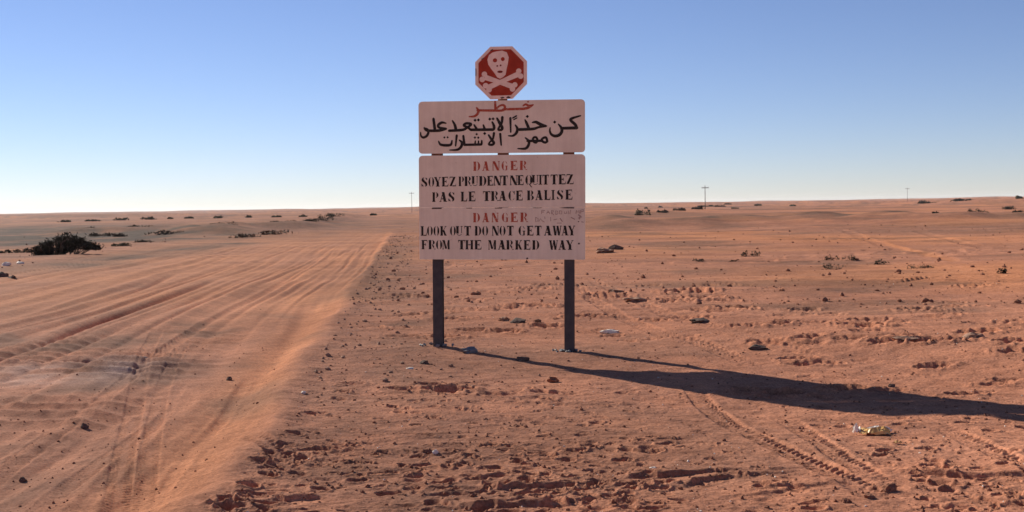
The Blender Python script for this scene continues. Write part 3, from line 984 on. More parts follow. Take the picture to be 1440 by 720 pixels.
blk += stroke([(970, 308), (992, 360), (985, 400), (930, 404), (700, 404)], [20, 32, 34, 32, 32])
blk += stroke([(858, 345), (876, 398)], [20, 30]) + stroke([(742, 342), (776, 398)], [20, 30])
blk += dots([(940, 272), (982, 270), (875, 452), (755, 284), (797, 281)], 34)
blk += stroke([(700, 404), (660, 372), (612, 348), (645, 322), (705, 334), (650, 378), (590, 404), (425, 412)], [28, 26, 28, 30, 30, 26, 32, 30])
blk += stroke([(468, 285), (500, 345), (512, 404)], [16, 32, 34])
blk += stroke([(388, 318), (335, 308), (290, 338), (300, 370), (388, 384)], [14, 30, 32, 28, 22])
blk += stroke([(388, 388), (300, 408), (150, 406), (110, 372)], [24, 32, 32, 22])
blk += stroke([(228, 258), (246, 402)], [30, 32])
blk += stroke([(112, 376), (150, 392), (162, 430), (140, 474), (98, 494), (68, 472), (62, 428)], [20, 26, 28, 30, 28, 22, 12])
# line two
blk += stroke([(578 + B, 562), (562 + B, 512), (524 + B, 520), (508 + B, 548), (548 + B, 574), (578 + B, 560)], [26, 28, 28, 28, 28, 26])
blk += stroke([(512 + B, 552), (330 + B, 552)], [28, 28])
blk += stroke([(458 + B, 545), (440 + B, 508), (408 + B, 512), (398 + B, 550), (436 + B, 574), (458 + B, 548)], [24, 26, 26, 26, 26, 24])
blk += stroke([(302 + B, 510), (346 + B, 552), (344 + B, 602), (305 + B, 646), (208 + B, 646)], [14, 30, 32, 30, 12])
blk += stroke([(1070, 458), (1082, 602)], [28, 18])
blk += stroke([(924, 472), (960, 528), (990, 570), (970, 594), (928, 590), (944, 556), (978, 520), (992, 446)], [20, 30, 32, 28, 26, 20, 24, 28])
blk += stroke([(838, 540), (832, 586), (795, 590), (620, 592)], [18, 28, 28, 28])
blk += stroke([(797, 545), (795, 590)], [16, 24]) + stroke([(757, 545), (752, 590)], [16, 24])
blk += dots([(752, 502), (794, 504), (774, 460)], 28)
blk += stroke([(605, 478), (618, 592)], [26, 30])
blk += stroke([(552, 530), (586, 562), (578, 612), (530, 652), (430, 656)], [14, 30, 32, 28, 12])
blk += stroke([(522, 472), (506, 604)], [28, 18])
blk += stroke([(290, 542), (318, 586), (395, 596), (448, 586), (462, 535)], [14, 30, 32, 30, 16])
blk += dots([(365, 496), (406, 495)], 26)
paint('lettering', blk, M_black, board_a, label='two black hand painted Arabic lines on the top board')

# ---- faint pencilled names near the right end of the bottom board
gk = 1440 / 85.0
gs = lambda pts, w=16: stroke(pts, [w], 740.0, 285.0, gk, False)
sc_ = []
sc_ += gs([(355, 265), (355, 195), (430, 190)]) + gs([(355, 230), (410, 228)])
sc_ += gs([(480, 260), (505, 195), (550, 270)]) + gs([(492, 238), (535, 238)])
sc_ += gs([(590, 275), (590, 190), (630, 195), (630, 225), (592, 235), (640, 300)])
sc_ += gs([(690, 290), (690, 195), (735, 215), (740, 270), (690, 290)])
sc_ += gs([(780, 200), (830, 205), (830, 275), (780, 275), (780, 200)])
sc_ += gs([(890, 225), (890, 265), (935, 265), (940, 225)])
sc_ += gs([(980, 270), (975, 205), (1025, 280), (1035, 190)])
sc_ += gs([(1160, 260), (1175, 190), (1205, 240), (1230, 185), (1240, 260)], 20) + gs([(1270, 260), (1265, 190), (1335, 175), (1335, 215), (1270, 225)], 20)
sc_ += gs([(1225, 300), (1290, 350), (1215, 375), (1270, 310), (1240, 390)], 34)
sc_ += gs([(215, 355), (215, 460), (270, 440), (275, 380), (215, 355)]) + gs([(290, 450), (330, 385), (370, 440), (420, 465)]) + gs([(430, 340), (435, 390)])
sc_ += gs([(570, 350), (570, 440)]) + gs([(640, 415), (715, 395)]) + gs([(790, 380), (840, 450)], 24) + gs([(720, 490), (820, 490)]) + gs([(1050, 360), (1130, 400)], 24)
sc_ += gs([(1290, 462), (1335, 470)], 18)
paint('scribble', sc_, M_pencil, board_c, label='faint handwritten scribble on the bottom board')

# ---- octagon with skull and crossed bones
ok_ = 720 / 84.0
op = lambda pts: [(664 + a / ok_, 62 + b / ok_) for a, b in pts]
OCT = [(229, 50), (492, 50), (664, 228), (664, 497), (492, 672), (226, 676), (48, 497), (48, 230)]
oc = (357, 362)
bm = bmesh.new()
prism(bm, [(sx(a), sz(b)) for a, b in op(OCT)], -0.008, 0.008)
panel = bm_obj('octagon_panel', bm, M_bone, sign)
inner = [(oc[0] + (a - oc[0]) * 0.875, oc[1] - 4 + (b - oc[1]) * 0.875) for a, b in OCT]
face = paint('red_field', [op(inner)], M_red, panel, -0.008)
SKULL = [(300, 108), (370, 99), (425, 120), (449, 180), (437, 260), (422, 320), (411, 385), (380, 415), (345, 432), (310, 415), (275, 360), (235, 308), (205, 262), (194, 205), (213, 150), (253, 120)]
ell = lambda cx, cy, rx, ry, n=14: [(cx + rx * math.cos(2 * math.pi * k / n), cy + ry * math.sin(2 * math.pi * k / n)) for k in range(n)]
paint('skull', [op(SKULL)], M_bone, panel, -0.0088)
paint('eye_socket', [op(ell(285, 213, 26, 25))], M_red, panel, -0.0096)
paint('eye_socket', [op(ell(378, 200, 23, 24))], M_red, panel, -0.0096)
M_dkred = plain_mat('dark_red_paint', (0.13, 0.025, 0.018), (0.20, 0.04, 0.03), 20)
for q in ((312, 280), (352, 274)):
    paint('nostril', [op(ell(*q, 11, 11))], M_dkred, panel, -0.0096)
paint('mouth', [op(ell(345, 350, 33, 15))], M_dkred, panel, -0.0096)
def bone_polys(p, q, w, lobes):
    dx, dy = q[0] - p[0], q[1] - p[1]
    L = math.hypot(dx, dy); nx, ny = -dy / L * w / 2, dx / L * w / 2
    mx, my = (p[0] + q[0]) / 2, (p[1] + q[1]) / 2
    sh = [(p[0] + nx * 1.15, p[1] + ny * 1.15), (mx + nx * 0.92, my + ny * 0.92), (q[0] + nx * 1.15, q[1] + ny * 1.15),
          (q[0] - nx * 1.15, q[1] - ny * 1.15), (mx - nx * 0.92, my - ny * 0.92), (p[0] - nx * 1.15, p[1] - ny * 1.15)]
    return [op(sh)] + [op(ell(x, y, r, r)) for x, y, r in lobes]
paint('bone', bone_polys((200, 535), (570, 378), 56, [(172, 513, 34), (212, 560, 34), (567, 346, 32), (590, 406, 33)]), M_bone, panel, -0.0086)
paint('bone', bone_polys((160, 410), (500, 530), 56, [(158, 376, 33), (132, 437, 34), (520, 508, 32), (492, 556, 33)]), M_bone, panel, -0.0104)
M_scuff = plain_mat('dark_chipped_patch', (0.05, 0.035, 0.03), (0.10, 0.07, 0.06), 20)
for q in ([(345, 655), (380, 648), (400, 660), (360, 672)], [(415, 655), (440, 640), (475, 655), (455, 668), (425, 664)],
          [(120, 196), (150, 178), (155, 190), (128, 206)], [(228, 90), (262, 76), (258, 96), (236, 100)], [(52, 300), (62, 310), (60, 400), (52, 390)]):
    paint('chipped_patch', [op(q)], M_scuff, panel, -0.0082)
# rusty nail heads and small chips on the boards
for x, y, r in ((740.8, 365 - 1.6, 1.6), (812.5, 342.6, 1.5), (812, 312, 1.0)):
    paint('rust_spot', [[(x + r * a, y + r * b) for a, b in ((-1, 0), (-.5, -.8), (.6, -.8), (1, 0), (.5, .8), (-.6, .8))]], M_scuff, board_c)
for q in ([(607, 292.2), (621, 292.0), (621, 293.6), (607, 293.8)], [(656, 292.2), (664, 292.2), (664, 293.2), (656, 293.2)], [(696, 292.2), (706, 292.2), (706, 293.4), (696, 293.4)],
          [(785, 292.2), (806, 292.2), (806, 293.7), (792, 293.4)], [(748, 292.2), (762, 292.2), (760, 293.0), (750, 293.0)]):
    paint('seam_chip', [q], M_scuff, board_c)


# ------------------------------------------------------------------ stones, clods, litter
def rock_bm(w, d, h, seed, rough=0.25, sub=3, flat=0.0):
    rnd = random.Random(seed)
    bm = bmesh.new()
    bmesh.ops.create_icosphere(bm, subdivisions=sub, radius=1.0)
    off = rnd.uniform(0, 100)
    cuts = [(Vector((rnd.gauss(0, 1), rnd.gauss(0, 1), rnd.gauss(0, 1))).normalized(), rnd.uniform(0.62, 0.9)) for _ in range(9)]
    co = np.array([v.co for v in bm.verts])
    n1 = perlin(co[:, 0] * 1.7 + off, co[:, 1] * 1.7 + co[:, 2] * 2.3, seed % 97) * rough
    for v, n in zip(bm.verts, n1):
        c = v.co * (1 + float(n))
        for nn, dd in cuts:
            e = c.dot(nn) - dd
            if e > 0:
                c = c - nn * e * 0.85
        v.co = Vector((c.x * w / 2, c.y * d / 2, c.z * h * 0.62))
    return bm


def stone(px, py, w, h, d, m, name, label, cat, group=None, seed=1, rot=0.0, sink=0.25, rough=0.25):
    x, y = P(px, py)
    o = bm_obj(name, rock_bm(w, d, h, seed, rough + 0.3), m, None, False)
    o.location = (x, y, ground_z(x, y) + h * (0.40 - sink))
    o.rotation_euler = (0, 0, rot)
    return tag(o, label, cat, group)


G1 = 'stones lying on the sandy verge'
stone(661, 496, 0.20, 0.085, 0.13, M_grey, 'stone', 'smooth blue-grey stone lying in the shadow line right of the left post', 'stone', G1, 3, 0.1)
stone(735, 508, 0.14, 0.07, 0.12, M_dark, 'stone', 'small dark stone on the thin post shadow midway between the posts', 'stone', G1, 5)
stone(709, 452, 0.17, 0.08, 0.14, M_stone, 'stone', 'brown stone, left one of the touching pair behind the sign between its posts', 'stone', G1, 7)
stone(729, 455, 0.24, 0.09, 0.16, M_dark, 'stone', 'larger dark stone, right one of the touching pair behind the sign between its posts', 'stone', G1, 9)
stone(757, 453, 0.10, 0.06, 0.09, M_dark, 'stone', 'small dark stone to the right of the stone pair behind the sign', 'stone', G1, 11)
stone(857, 465, 0.26, 0.06, 0.14, M_white, 'stone', 'flat white stone on open sand right of the right post', 'stone', G1, 13)
stone(897, 423, 0.46, 0.11, 0.26, M_stone, 'stone', 'broad flat brown stone half buried right of the sign boards', 'stone', G1, 15)
stone(868, 413, 0.34, 0.08, 0.2, M_stone, 'stone', 'thin brown slab lying just behind the broad flat stone', 'stone', G1, 17)
stone(984, 452, 0.22, 0.09, 0.16, M_dark, 'stone', 'dark lump of stone beside the wheel track right of the sign', 'stone', G1, 19)
stone(1272, 480, 0.34, 0.05, 0.2, M_stone, 'stone', 'long low brown stone beyond the sign shadow toward the right', 'stone', G1, 21)
stone(1300, 491, 0.18, 0.06, 0.14, M_dark, 'stone', 'small dark stone in front of the long low one', 'stone', G1, 23)
stone(1369, 477, 0.28, 0.06, 0.16, M_stone, 'stone', 'flat brown stone, the rightmost lying beyond the sign shadow', 'stone', G1, 25)
stone(1064, 492, 0.20, 0.06, 0.15, M_dark, 'stone', 'dark flat stone just beyond the far edge of the sign shadow', 'stone', G1, 27)
stone(1254, 545, 0.07, 0.04, 0.06, M_dark, 'stone', 'tiny dark pebble just above the broad shadow band', 'stone', G1, 29)
stone(577, 519, 0.085, 0.03, 0.06, M_white, 'stone', 'small white chip on the ground left of the left post foot', 'stone', G1, 31)
stone(597, 512, 0.10, 0.055, 0.08, M_dark, 'stone', 'small dark stone just left of and below the left post foot', 'stone', G1, 33)
stone(427, 556, 0.05, 0.035, 0.05, M_white, 'stone', 'white pebble near the road edge left of the sign', 'stone', G1, 35)
stone(919, 662, 0.05, 0.04, 0.045, M_white, 'stone', 'white pebble on the long rut ridge in the foreground', 'stone', G1, 37)
stone(613, 639, 0.045, 0.035, 0.04, M_white, 'stone', 'white pebble among the footprints below the left post', 'stone', G1, 39)
stone(777, 538, 0.12, 0.06, 0.10, M_clod, 'stone', 'brown clod in front of the start of the sign shadow', 'stone', G1, 41)
stone(1250, 690, 0.10, 0.055, 0.09, M_clod, 'earth_clod', 'dark earth clod at the end of the tyre track, largest near the bottom right', 'earth clod', 'earth clods by the tyre track', 43, rough=0.5)
stone(1222, 699, 0.08, 0.04, 0.07, M_clod, 'earth_clod', 'crumbly earth clod left of the dark one on the tyre track', 'earth clod', 'earth clods by the tyre track', 45, rough=0.5)
stone(1190, 706, 0.07, 0.035, 0.06, M_clod, 'earth_clod', 'low crumbly clod, leftmost of the three at the tyre track end', 'earth clod', 'earth clods by the tyre track', 47, rough=0.5)
stone(118, 586, 0.06, 0.045, 0.06, M_dark, 'stone', 'dark pebble on the left part of the dirt road', 'stone', G1, 49)
stone(31, 652, 0.05, 0.04, 0.05, M_dark, 'stone', 'dark pebble at the lower left edge of the dirt road', 'stone', G1, 51)
stone(203, 494, 0.08, 0.04, 0.06, M_grey, 'stone', 'grey pebble where two wheel tracks cross on the road', 'stone', G1, 53)
stone(322, 524, 0.07, 0.04, 0.06, M_dark, 'stone', 'dark pebble on the washboard right of the track crossing', 'stone', G1, 55)
stone(8, 373, 0.30, 0.14, 0.25, M_white, 'stone', 'white boulder at the far left edge beside the road', 'stone', 'stones left of the road', 57)
stone(28, 370, 0.26, 0.10, 0.2, M_white, 'stone', 'pale stone right of the white boulder at far left', 'stone', 'stones left of the road', 59)
stone(4, 386, 0.30, 0.16, 0.3, M_dark, 'stone', 'black stone at the far left road edge', 'stone', 'stones left of the road', 61)
stone(17, 387, 0.20, 0.10, 0.2, M_dark, 'stone', 'smaller black stone right of the black one at the road edge', 'stone', 'stones left of the road', 63)
stone(835, 318, 1.6, 0.45, 0.9, M_stone, 'stone', 'brown boulder on the mound just right of the sign boards', 'stone', 'stones on the far plain', 65)
stone(850, 356, 0.7, 0.22, 0.5, M_stone, 'stone', 'brown rock right of the lower sign board in the middle distance', 'stone', 'stones on the far plain', 67)
stone(866, 352, 0.45, 0.25, 0.4, M_dark, 'stone', 'dark pointed rock on the right of the brown rock', 'stone', 'stones on the far plain', 69)
# broken concrete footing round each post foot
for (fx, who, sd) in ((613.7, 'left', 70), (798.7, 'right', 80)):
    rnd = random.Random(sd)
    bmf = bmesh.new()
    for k in range(16):
        a = rnd.uniform(0, 6.28); rr_ = rnd.uniform(0.07, 0.20)
        t = rock_bm(rnd.uniform(0.025, 0.075), rnd.uniform(0.025, 0.07), rnd.uniform(0.02, 0.04), sd + k, 0.2, 1)
        for v in t.verts:
            v.co += Vector((rr_ * math.cos(a), rr_ * math.sin(a) * 0.8, 0.012 * rnd.random()))
        mt = bpy.data.meshes.new('t'); t.to_mesh(mt); t.free(); bmf.from_mesh(mt); bpy.data.meshes.remove(mt)
    wx = sign_x + sx(fx) * math.cos(R(-7)); wy = sign_y + sx(fx) * math.sin(R(-7)) + 0.06
    o = bm_obj('footing_rubble', bmf, M_grey, None)
    o.location = (wx, wy, ground_z(wx, wy) + 0.012)
    tag(o, 'grey concrete rubble packed round the %s sign post' % who, 'rubble', 'footing rubble at the sign posts')
    o['kind'] = 'stuff'

# crumpled yellow and white plastic bag
lx, ly = P(1230, 612)
bag = thing('plastic_bag', 'crumpled yellow plastic bag with white edge lying near the broad shadow', 'litter', (lx, ly, ground_z(lx, ly)))
def crumple(w, d, h, seed, cx=0, cy=0, cz=0, n=14):
    bm = bmesh.new(); g = []
    xs = np.linspace(-1, 1, n)
    gx, gy = np.meshgrid(xs, xs, indexing='ij')
    zz = np.clip(1 - 0.8 * (gx ** 2) - 0.8 * gy ** 2, 0, 1) * 0.55 + 0.9 * np.abs(perlin(gx * 0.9 + seed, gy * 1.3 + 0.4 * gx, seed)) + 0.12 * np.abs(perlin(gx * 2.5 + seed, gy * 2.5, seed + 3))
    ex = 1 + 0.3 * perlin(gx + 9, gy * 3, seed + 5)
    V_ = [[bm.verts.new((cx + gx[i, j] * w / 2 * ex[i, j], cy + gy[i, j] * d / 2 * ex[i, j], cz + max(float(zz[i, j]), 0.0) * h)) for j in range(n)] for i in range(n)]
    for i in range(n - 1):
        for j in range(n - 1):
            bm.faces.new((V_[i][j], V_[i + 1][j], V_[i + 1][j + 1], V_[i][j + 1]))
    return bm
bm_obj('bag_body', crumple(0.22, 0.14, 0.055, 3, 0, 0, 0.008), M_bag, bag)
bm_obj('bag_edge', crumple(0.16, 0.07, 0.05, 9, 0.06, 0.07, 0.012), M_bagw, bag)
bm_obj('bag_corner', crumple(0.055, 0.06, 0.075, 12, -0.125, 0.03, 0.008), M_bagw, bag)
sx_, sy_ = P(1263, 625)
o = bm_obj('plastic_scrap', crumple(0.055, 0.03, 0.02, 21), M_bag, None)
o.location = (sx_, sy_, ground_z(sx_, sy_) + 0.006)
tag(o, 'small yellow scrap beside the right end of the crumpled bag', 'litter')

# loose grit: far too many to count
rnd = random.Random(99)
protos = []
for k in range(6):
    t = rock_bm(1, rnd.uniform(0.6, 1), rnd.uniform(0.5, 0.8), 200 + k, 0.3, 1)
    t.verts.ensure_lookup_table()
    protos.append((np.array([v.co for v in t.verts]), np.array([[v.index for v in f.verts] for f in t.faces])))
    t.free()


def scatter(name, n, m, pick, smin, smax, seed):
    rg = np.random.default_rng(seed)
    vs, fs, base = [], [], 0
    for _ in range(n):
        x, y = pick(rg)
        pv, pf = protos[int(rg.integers(6))]
        s = smin * (smax / smin) ** (rg.random() ** 2.2)
        a = rg.uniform(0, 6.28); c, sn = math.cos(a), math.sin(a)
        q = pv * s
        v = np.stack([q[:, 0] * c - q[:, 1] * sn + x, q[:, 0] * sn + q[:, 1] * c + y, q[:, 2] + ground_z(x, y) + 0.10 * s], -1)
        vs.append(v); fs.append(pf + base); base += len(pv)
    me = bpy.data.meshes.new(name)
    me.from_pydata(np.concatenate(vs).tolist(), [], np.concatenate(fs).tolist())
    o = link(name, me, m)
    o['kind'] = 'stuff'
    return o


def pick_near(rg):
    while True:
        px, py = rg.uniform(280, 1460), 380 + 345 * rg.random() ** 1.3
        x, y = P(px, py)
        if road_uv(x, y)[0] < -0.05 or rg.random() < 0.03:
            return x, y


def pick_bank(rg):
    while True:
        u, v = -rg.gamma(1.5, 0.45), rg.uniform(4, 60) ** 1.0
        x = ROAD_A[0] + ROAD_D[0] * v + ROAD_D[1] * (-u); y = ROAD_A[1] + ROAD_D[1] * v - ROAD_D[0] * (-u)
        if y > 4:
            return x, y


def pick_far(rg):
    while True:
        px, py = rg.uniform(-20, 1460), 318 + 110 * rg.random() ** 1.2
        x, y = P(px, py)
        if road_uv(x, y)[0] < -0.2 or road_uv(x, y)[0] > 11:
            return x, y


scatter('gravel', 6500, M_clod, pick_near, 0.005, 0.04, 1)
scatter('gravel', 450, M_white, pick_near, 0.006, 0.022, 2)
scatter('gravel', 1500, M_stone, pick_bank, 0.012, 0.09, 3)
def pick_road(rg):
    while True:
        px, py = rg.uniform(-60, 480), 400 + 325 * rg.random()
        x, y = P(px, py)
        if road_uv(x, y)[0] > 0.3:
            return x, y


scatter('gravel', 1100, M_clod, pick_road, 0.005, 0.026, 5)
scatter('gravel', 900, M_clod, pick_far, 0.03, 0.15, 4)


# ------------------------------------------------------------------ shrubs
def shrub(px, py, w, h, d, n, leaf, m, label, group, seed, name='desert_shrub', stems=10, lobes=None, dist=None):
    rnd = random.Random(seed)
    if dist is None:
        x, y = P(px, py)
    else:
        x, y = P(px, py); k = dist / y; x, y = x * k, dist
    g0 = ground_z(x, y)
    t = thing(name, label, 'shrub', (x, y, g0 - 0.02), group)
    lobes = lobes or [(rnd.uniform(-0.36, 0.36) * w, rnd.uniform(-0.3, 0.3) * d, rnd.uniform(0.16, 0.34) * w, rnd.uniform(0.55, 1.0) * h) for _ in range(5)]
    bm = bmesh.new()
    tips = []
    for k in range(n):
        lx_, ly_, lr, lh, z0 = (tuple(rnd.choice(lobes)) + (0.0,))[:5]
        a = rnd.uniform(0, 6.283); q = rnd.random() ** 0.5
        zz = rnd.random() ** 0.8
        rr_ = lr * q * math.sqrt(max(0.05, 1 - zz * zz * 0.9)) * (1 + 0.25 * math.sin(3 * a + seed))
        c = Vector((lx_ + rr_ * math.cos(a), ly_ + rr_ * 0.7 * math.sin(a), z0 + max(0.02, zz * (lh - z0) * (0.75 + 0.35 * rnd.random()))))
        if k % 17 == 0:
            c = c * 1.12; tips.append(c.copy())
        u = Vector((rnd.gauss(0, 1), rnd.gauss(0, 1), rnd.gauss(0.3, 1))).normalized()
        v = u.orthogonal().normalized()
        s = leaf * rnd.uniform(0.5, 1.4)
        u *= s; v *= s * rnd.uniform(0.25, 0.5)
        bm.faces.new([bm.verts.new(c - u), bm.verts.new(c + v), bm.verts.new(c + u), bm.verts.new(c - v)])
    bm_obj('foliage', bm, m, t)
    bm = bmesh.new()
    for k in range(stems):
        lx_, ly_, lr, lh = tuple(rnd.choice(lobes))[:4]
        p0 = Vector((lx_ * 0.6, ly_ * 0.6, -0.05))
        p2 = Vector((lx_ + rnd.uniform(-1, 1) * lr, ly_ + rnd.uniform(-1, 1) * lr * 0.6, lh * rnd.uniform(0.7, 1.08)))
        p1 = (p0 + p2) * 0.5 + Vector((rnd.uniform(-.1, .1), rnd.uniform(-.1, .1), 0.05)) * w
        tube(bm, [p0, p1, p2], [0.012 * w, 0.008 * w, 0.002 * w], 4)
    bm_obj('stem', bm, M_twig, t)
    return t


# the big dark bush by the road, with its long low branches
shrub(70, 358, 2.5, 0.9, 1.1, 5600, 0.05, M_leafD, 'large black-green sprawling bush left of the road, the biggest shrub', 'shrubs along the road', 5, stems=40,
      lobes=[(-0.42, 0, 0.26, 0.36, 0), (-0.2, 0, 0.34, 0.52, 0), (0.02, -0.1, 0.32, 0.58, 0), (0.36, 0, 0.38, 0.74, 0.02), (0.64, 0, 0.34, 0.82, 0.10), (0.95, 0, 0.36, 0.74, 0.20),
             (1.24, 0, 0.32, 0.66, 0.24), (1.52, 0, 0.28, 0.50, 0.20), (1.78, 0, 0.22, 0.38, 0.20), (0.7, 0, 0.3, 0.5, 0.1)])
shrub(24, 356, 1.5, 0.22, 0.4, 420, 0.05, M_leafD, 'low creeping branches trailing left of the big dark bush', 'shrubs along the road', 6, stems=14,
      lobes=[(-0.75, 0, .2, .14), (-0.4, 0.05, .25, .14), (0, 0, .25, .16), (0.4, 0, .25, .2), (.7, .0, .2, .26)])
shrub(174, 346, 1.25, 0.20, 0.5, 420, 0.05, M_leafO, 'low olive mat plant on pale sand right of the big bush', 'shrubs along the road', 7)
shrub(206, 341, 1.2, 0.18, 0.5, 300, 0.05, M_leafB, 'thin olive mat plant beside the larger mat plant', 'shrubs along the road', 8)
shrub(131, 324, 1.9, 0.32, 0.8, 260, 0.09, M_leafD, 'small dark shrub standing behind the big bush', 'shrubs along the road', 9)
LB = 'shrubs on the bank left of the road'
for i, (px, py, w, h, lab) in enumerate([
        (143, 333, 1.8, 0.35, 'brown tuft on the bank just right of the big bush'),
        (171, 334, 1.0, 0.3, 'little brown tuft alone on pale sand right of the big bush'),
        (205, 328, 3.0, 0.45, 'grey-brown shrub at the left end of the dark hedge line'),
        (236, 326, 2.2, 0.42, 'dark shrub, second from the left in the hedge line on the bank'),
        (262, 325, 2.2, 0.40, 'dark shrub, third from the left in the hedge line on the bank'),
        (312, 325, 2.6, 0.50, 'dark shrub, fourth from the left in the hedge line, before the gap'),
        (334, 321, 2.8, 0.55, 'dark rounded shrub, fifth from the left in the hedge line'),
        (372, 320, 2.6, 0.50, 'dark shrub, sixth from the left in the hedge line'),
        (396, 319, 2.4, 0.50, 'dark bushy shrub, seventh from the left in the hedge line'),
        (438, 318, 2.0, 0.4, 'thin brown shrub beyond the road, eighth in the hedge line'),
        (453, 315, 2.6, 0.9, 'tall grey shrub beyond the road, ninth in the hedge line'),
        (468, 311, 3.0, 0.8, 'grey shrub beyond the road, tenth in the hedge line'),
        (487, 305, 4.5, 0.8, 'hazy grey shrub at the far right end of the hedge line')]):
    shrub(px, py, w, h * 0.75, w * 0.5, 260, 0.085, M_leafD if i not in (0, 1, 9, 12) else M_leafB, lab, LB, 100 + i, stems=6)
for i, (px, py, w, lab) in enumerate([
        (232, 332, 2.2, 'dry brown tuft on the road shoulder, left of the shoulder tufts'),
        (350, 333, 2.2, 'dry brown tuft on the road shoulder, second of the shoulder tufts'),
        (391, 331, 2.4, 'dry dark tuft on the road shoulder, third of the shoulder tufts')]):
    shrub(px, py, w, 0.28, 0.7, 160, 0.09, M_leafB, lab, 'dry tufts on the road shoulder', 130 + i, stems=5)
SK = 'low shrubs near the left skyline'
ords = ['first', 'second', 'third', 'fourth', 'fifth', 'sixth', 'seventh', 'eighth', 'ninth', 'tenth', 'eleventh', 'twelfth']
for i, (px, wpx, hpx, far) in enumerate([(90, 20, 4, 210), (130, 24, 3, 215), (170, 21, 4, 225), (205, 22, 5, 230), (240, 12, 3, 235), (267, 12, 3, 240), (308, 16, 5, 235), (352, 11, 4, 240),
                                         (390, 14, 4, 240), (427, 15, 4, 235), (466, 12, 3, 240), (523, 15, 4, 245)]):
    hz = 301 - 24 * px / 1440
    shrub(px, hz + 2560 / far, wpx * far / FPX, hpx * far / FPX * 0.75, 2.0, 150, 0.26, M_leafO, 'low olive shrub near the left skyline, %s counted from the left edge' % ords[i], SK, 150 + i, stems=4)
RP = 'shrubs on the plain right of the sign'
for i, (px, py, wpx, h, m, lab) in enumerate([
        (905, 303, 26, 0.95, M_leafO, 'green domed shrub left of the nearest utility pole'),
        (932, 301, 18, 0.45, M_leafB, 'brown low shrub right of the green dome'),
        (957, 299, 22, 0.45, M_leafB, 'brown low shrub, second right of the green dome'),
        (981, 297, 16, 0.6, M_leafB, 'brown low shrub at the foot of the nearest pole'),
        (991, 289, 26, 0.7, M_leafD, 'dark shrub on the skyline behind the nearest pole'),
        (1012, 289, 14, 0.5, M_leafD, 'dark shrub on the skyline right of the nearest pole'),
        (1024, 287.5, 10, 0.6, M_leafO, 'small olive shrub, second on the skyline right of the nearest pole'),
        (1034, 291, 12, 0.6, M_leafO, 'olive shrub below the skyline right of the nearest pole'),
        (1067, 288, 12, 0.6, M_leafO, 'olive shrub midway between nearest pole and the lone skyline shrub'),
        (1113, 288, 12, 0.5, M_leafO, 'lone olive shrub on the skyline well right of the nearest pole'),
        (930, 290, 7, 0.4, M_leafD, 'tiny dark shrub on the skyline above the green dome'),
        (908, 291, 6, 0.4, M_leafB, 'tiny brown shrub on the skyline left of the green dome'),
        (1372, 300, 30, 0.55, M_leafB, 'wide brown shrub on the right plain below the skyline'),
        (1432, 302, 24, 0.6, M_leafD, 'dark shrub at the right edge below the skyline'),
        (1416, 295, 24, 0.5, M_leafB, 'brown shrub above the dark one at the right edge'),
        (1317, 303, 8, 0.4, M_leafD, 'tiny dark shrub left of the wide brown shrub'),
        (1298, 286, 30, 0.9, M_leafB, 'brown scrub on the skyline right of the faint far pole'),
        (1352, 285, 30, 1.0, M_leafD, 'dark scrub on the skyline at far right'),
        (1434, 284, 16, 1.2, M_leafO, 'olive shrub on the skyline at the right edge')]):
    x, y = P(px, py)
    shrub(px, py, wpx * y / FPX, h * min(1.0, y / 160 + 0.3), 1.5, 220, max(0.05, y * 0.0011), m, lab, RP, 200 + i, stems=5)
for i, (px, py, w, h, m, lab) in enumerate([
        (1170, 366, 0.62, 0.26, M_leafD, 'dark sprig, left of the three on the little rise'),
        (1168, 377, 0.70, 0.22, M_leafB, 'brown sprig in front of the left sprig on the little rise'),
        (1195, 367, 0.42, 0.24, M_leafD, 'dark sprig, right of the three on the little rise'),
        (1236, 372, 0.40, 0.24, M_leafD, 'dark sprig alone right of the three sprigs'),
        (1047, 361, 0.30, 0.30, M_leafD, 'upright dark sprig behind the ridge right of the sign'),
        (1062, 361, 0.35, 0.26, M_leafB, 'brown upright sprig beside the dark upright sprig'),
        (1031, 367, 0.40, 0.12, M_leafD, 'low dark sprig left of the upright sprigs'),
        (986, 367, 0.50, 0.12, M_leafB, 'low brown sprig on the ridge, nearer the sign'),
        (1290, 377, 0.9, 0.14, M_leafB, 'low brown mat plant right of the sprigs'),
        (1410, 384, 0.25, 0.18, M_leafD, 'tiny dark sprig at far right in the middle distance')]):
    shrub(px, py, w * 0.85, h * 0.75, w * 0.6, 110, 0.03, m, lab, 'dry sprigs in the middle distance', 250 + i, stems=9)


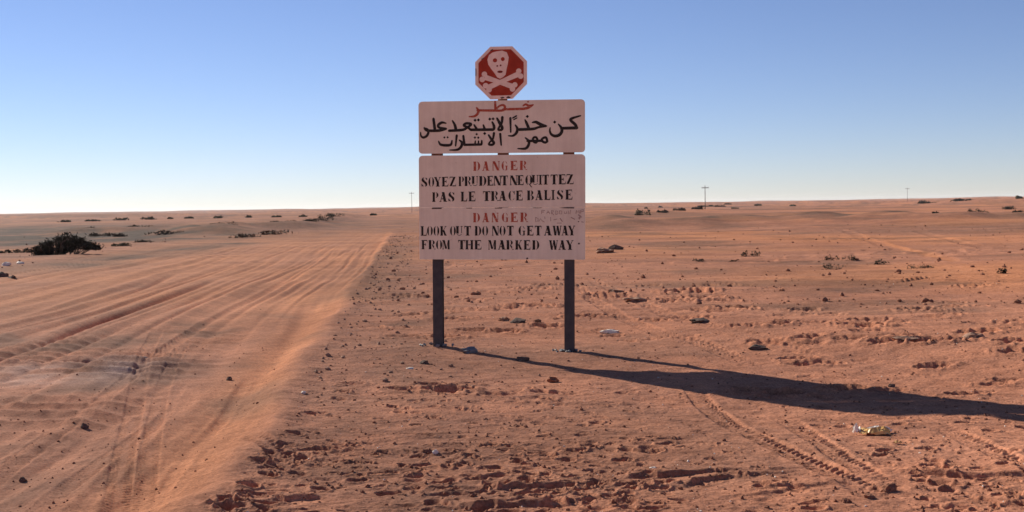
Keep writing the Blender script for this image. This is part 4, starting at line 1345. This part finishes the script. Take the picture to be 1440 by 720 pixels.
# ------------------------------------------------------------------ dusty air over the plain
bm = bmesh.new()
bmesh.ops.create_cube(bm, size=2.0)
for v in bm.verts:
    v.co = Vector((v.co.x * 5100, v.co.y * 5100, -4.0 if v.co.z < 0 else 14.0))
mh = bpy.data.materials.new('dusty_air')
mh.use_nodes = True
mh.node_tree.nodes.clear()
ho = mh.node_tree.nodes.new('ShaderNodeOutputMaterial')
hv = mh.node_tree.nodes.new('ShaderNodeVolumePrincipled')
hv.inputs['Color'].default_value = (0.90, 0.92, 1.0, 1)
hv.inputs['Density'].default_value = 0.00007
hv.inputs['Anisotropy'].default_value = 0.2
mh.node_tree.links.new(hv.outputs[0], ho.inputs['Volume'])
haze = bm_obj('haze', bm, mh)
haze['kind'] = 'stuff'


# ------------------------------------------------------------------ utility poles
def pole(px, dist, top_py, arm, label, seed):
    hz = 301 - 24 * px / 1440
    x, y = P(px, hz + 40); k = dist / y; x, y = x * k, dist
    g = ground_z(x, y)
    top = EYE + (hz - top_py) * dist / FPX
    H = top - g
    t = thing('utility_pole', label, 'utility pole', (x, y, g), 'utility poles on the horizon')
    bm = bmesh.new(); tube(bm, [(0, 0, -0.3), (0, 0, H * 0.5), (0, 0, H)], [0.085, 0.07, 0.06], 8)
    bm_obj('shaft', bm, M_wood, t)
    bm = bmesh.new(); box(bm, -arm / 2, arm / 2, -0.16, -0.10, H - 0.55, H - 0.42)
    a = bm_obj('crossarm', bm, M_wood, t)
    for q in (-0.45, -0.2, 0.2, 0.45):
        bm = bmesh.new(); tube(bm, [(q * arm, -0.13, H - 0.42), (q * arm, -0.13, H - 0.30), (q * arm, -0.13, H - 0.22)], [0.03, 0.06, 0.04], 6)
        bm_obj('insulator', bm, M_glass, a)
    return t


pole(992, 240, 261, 1.5, 'nearest and tallest looking utility pole, standing on the plain right of the sign', 1)
pole(580, 420, 270, 1.9, 'thin utility pole on the skyline just left of the sign', 2)
pole(1276, 520, 264, 2.0, 'faint far utility pole on the right skyline', 3)
print('verts', NR * NT, 'rows', NR, 'cols', NT)
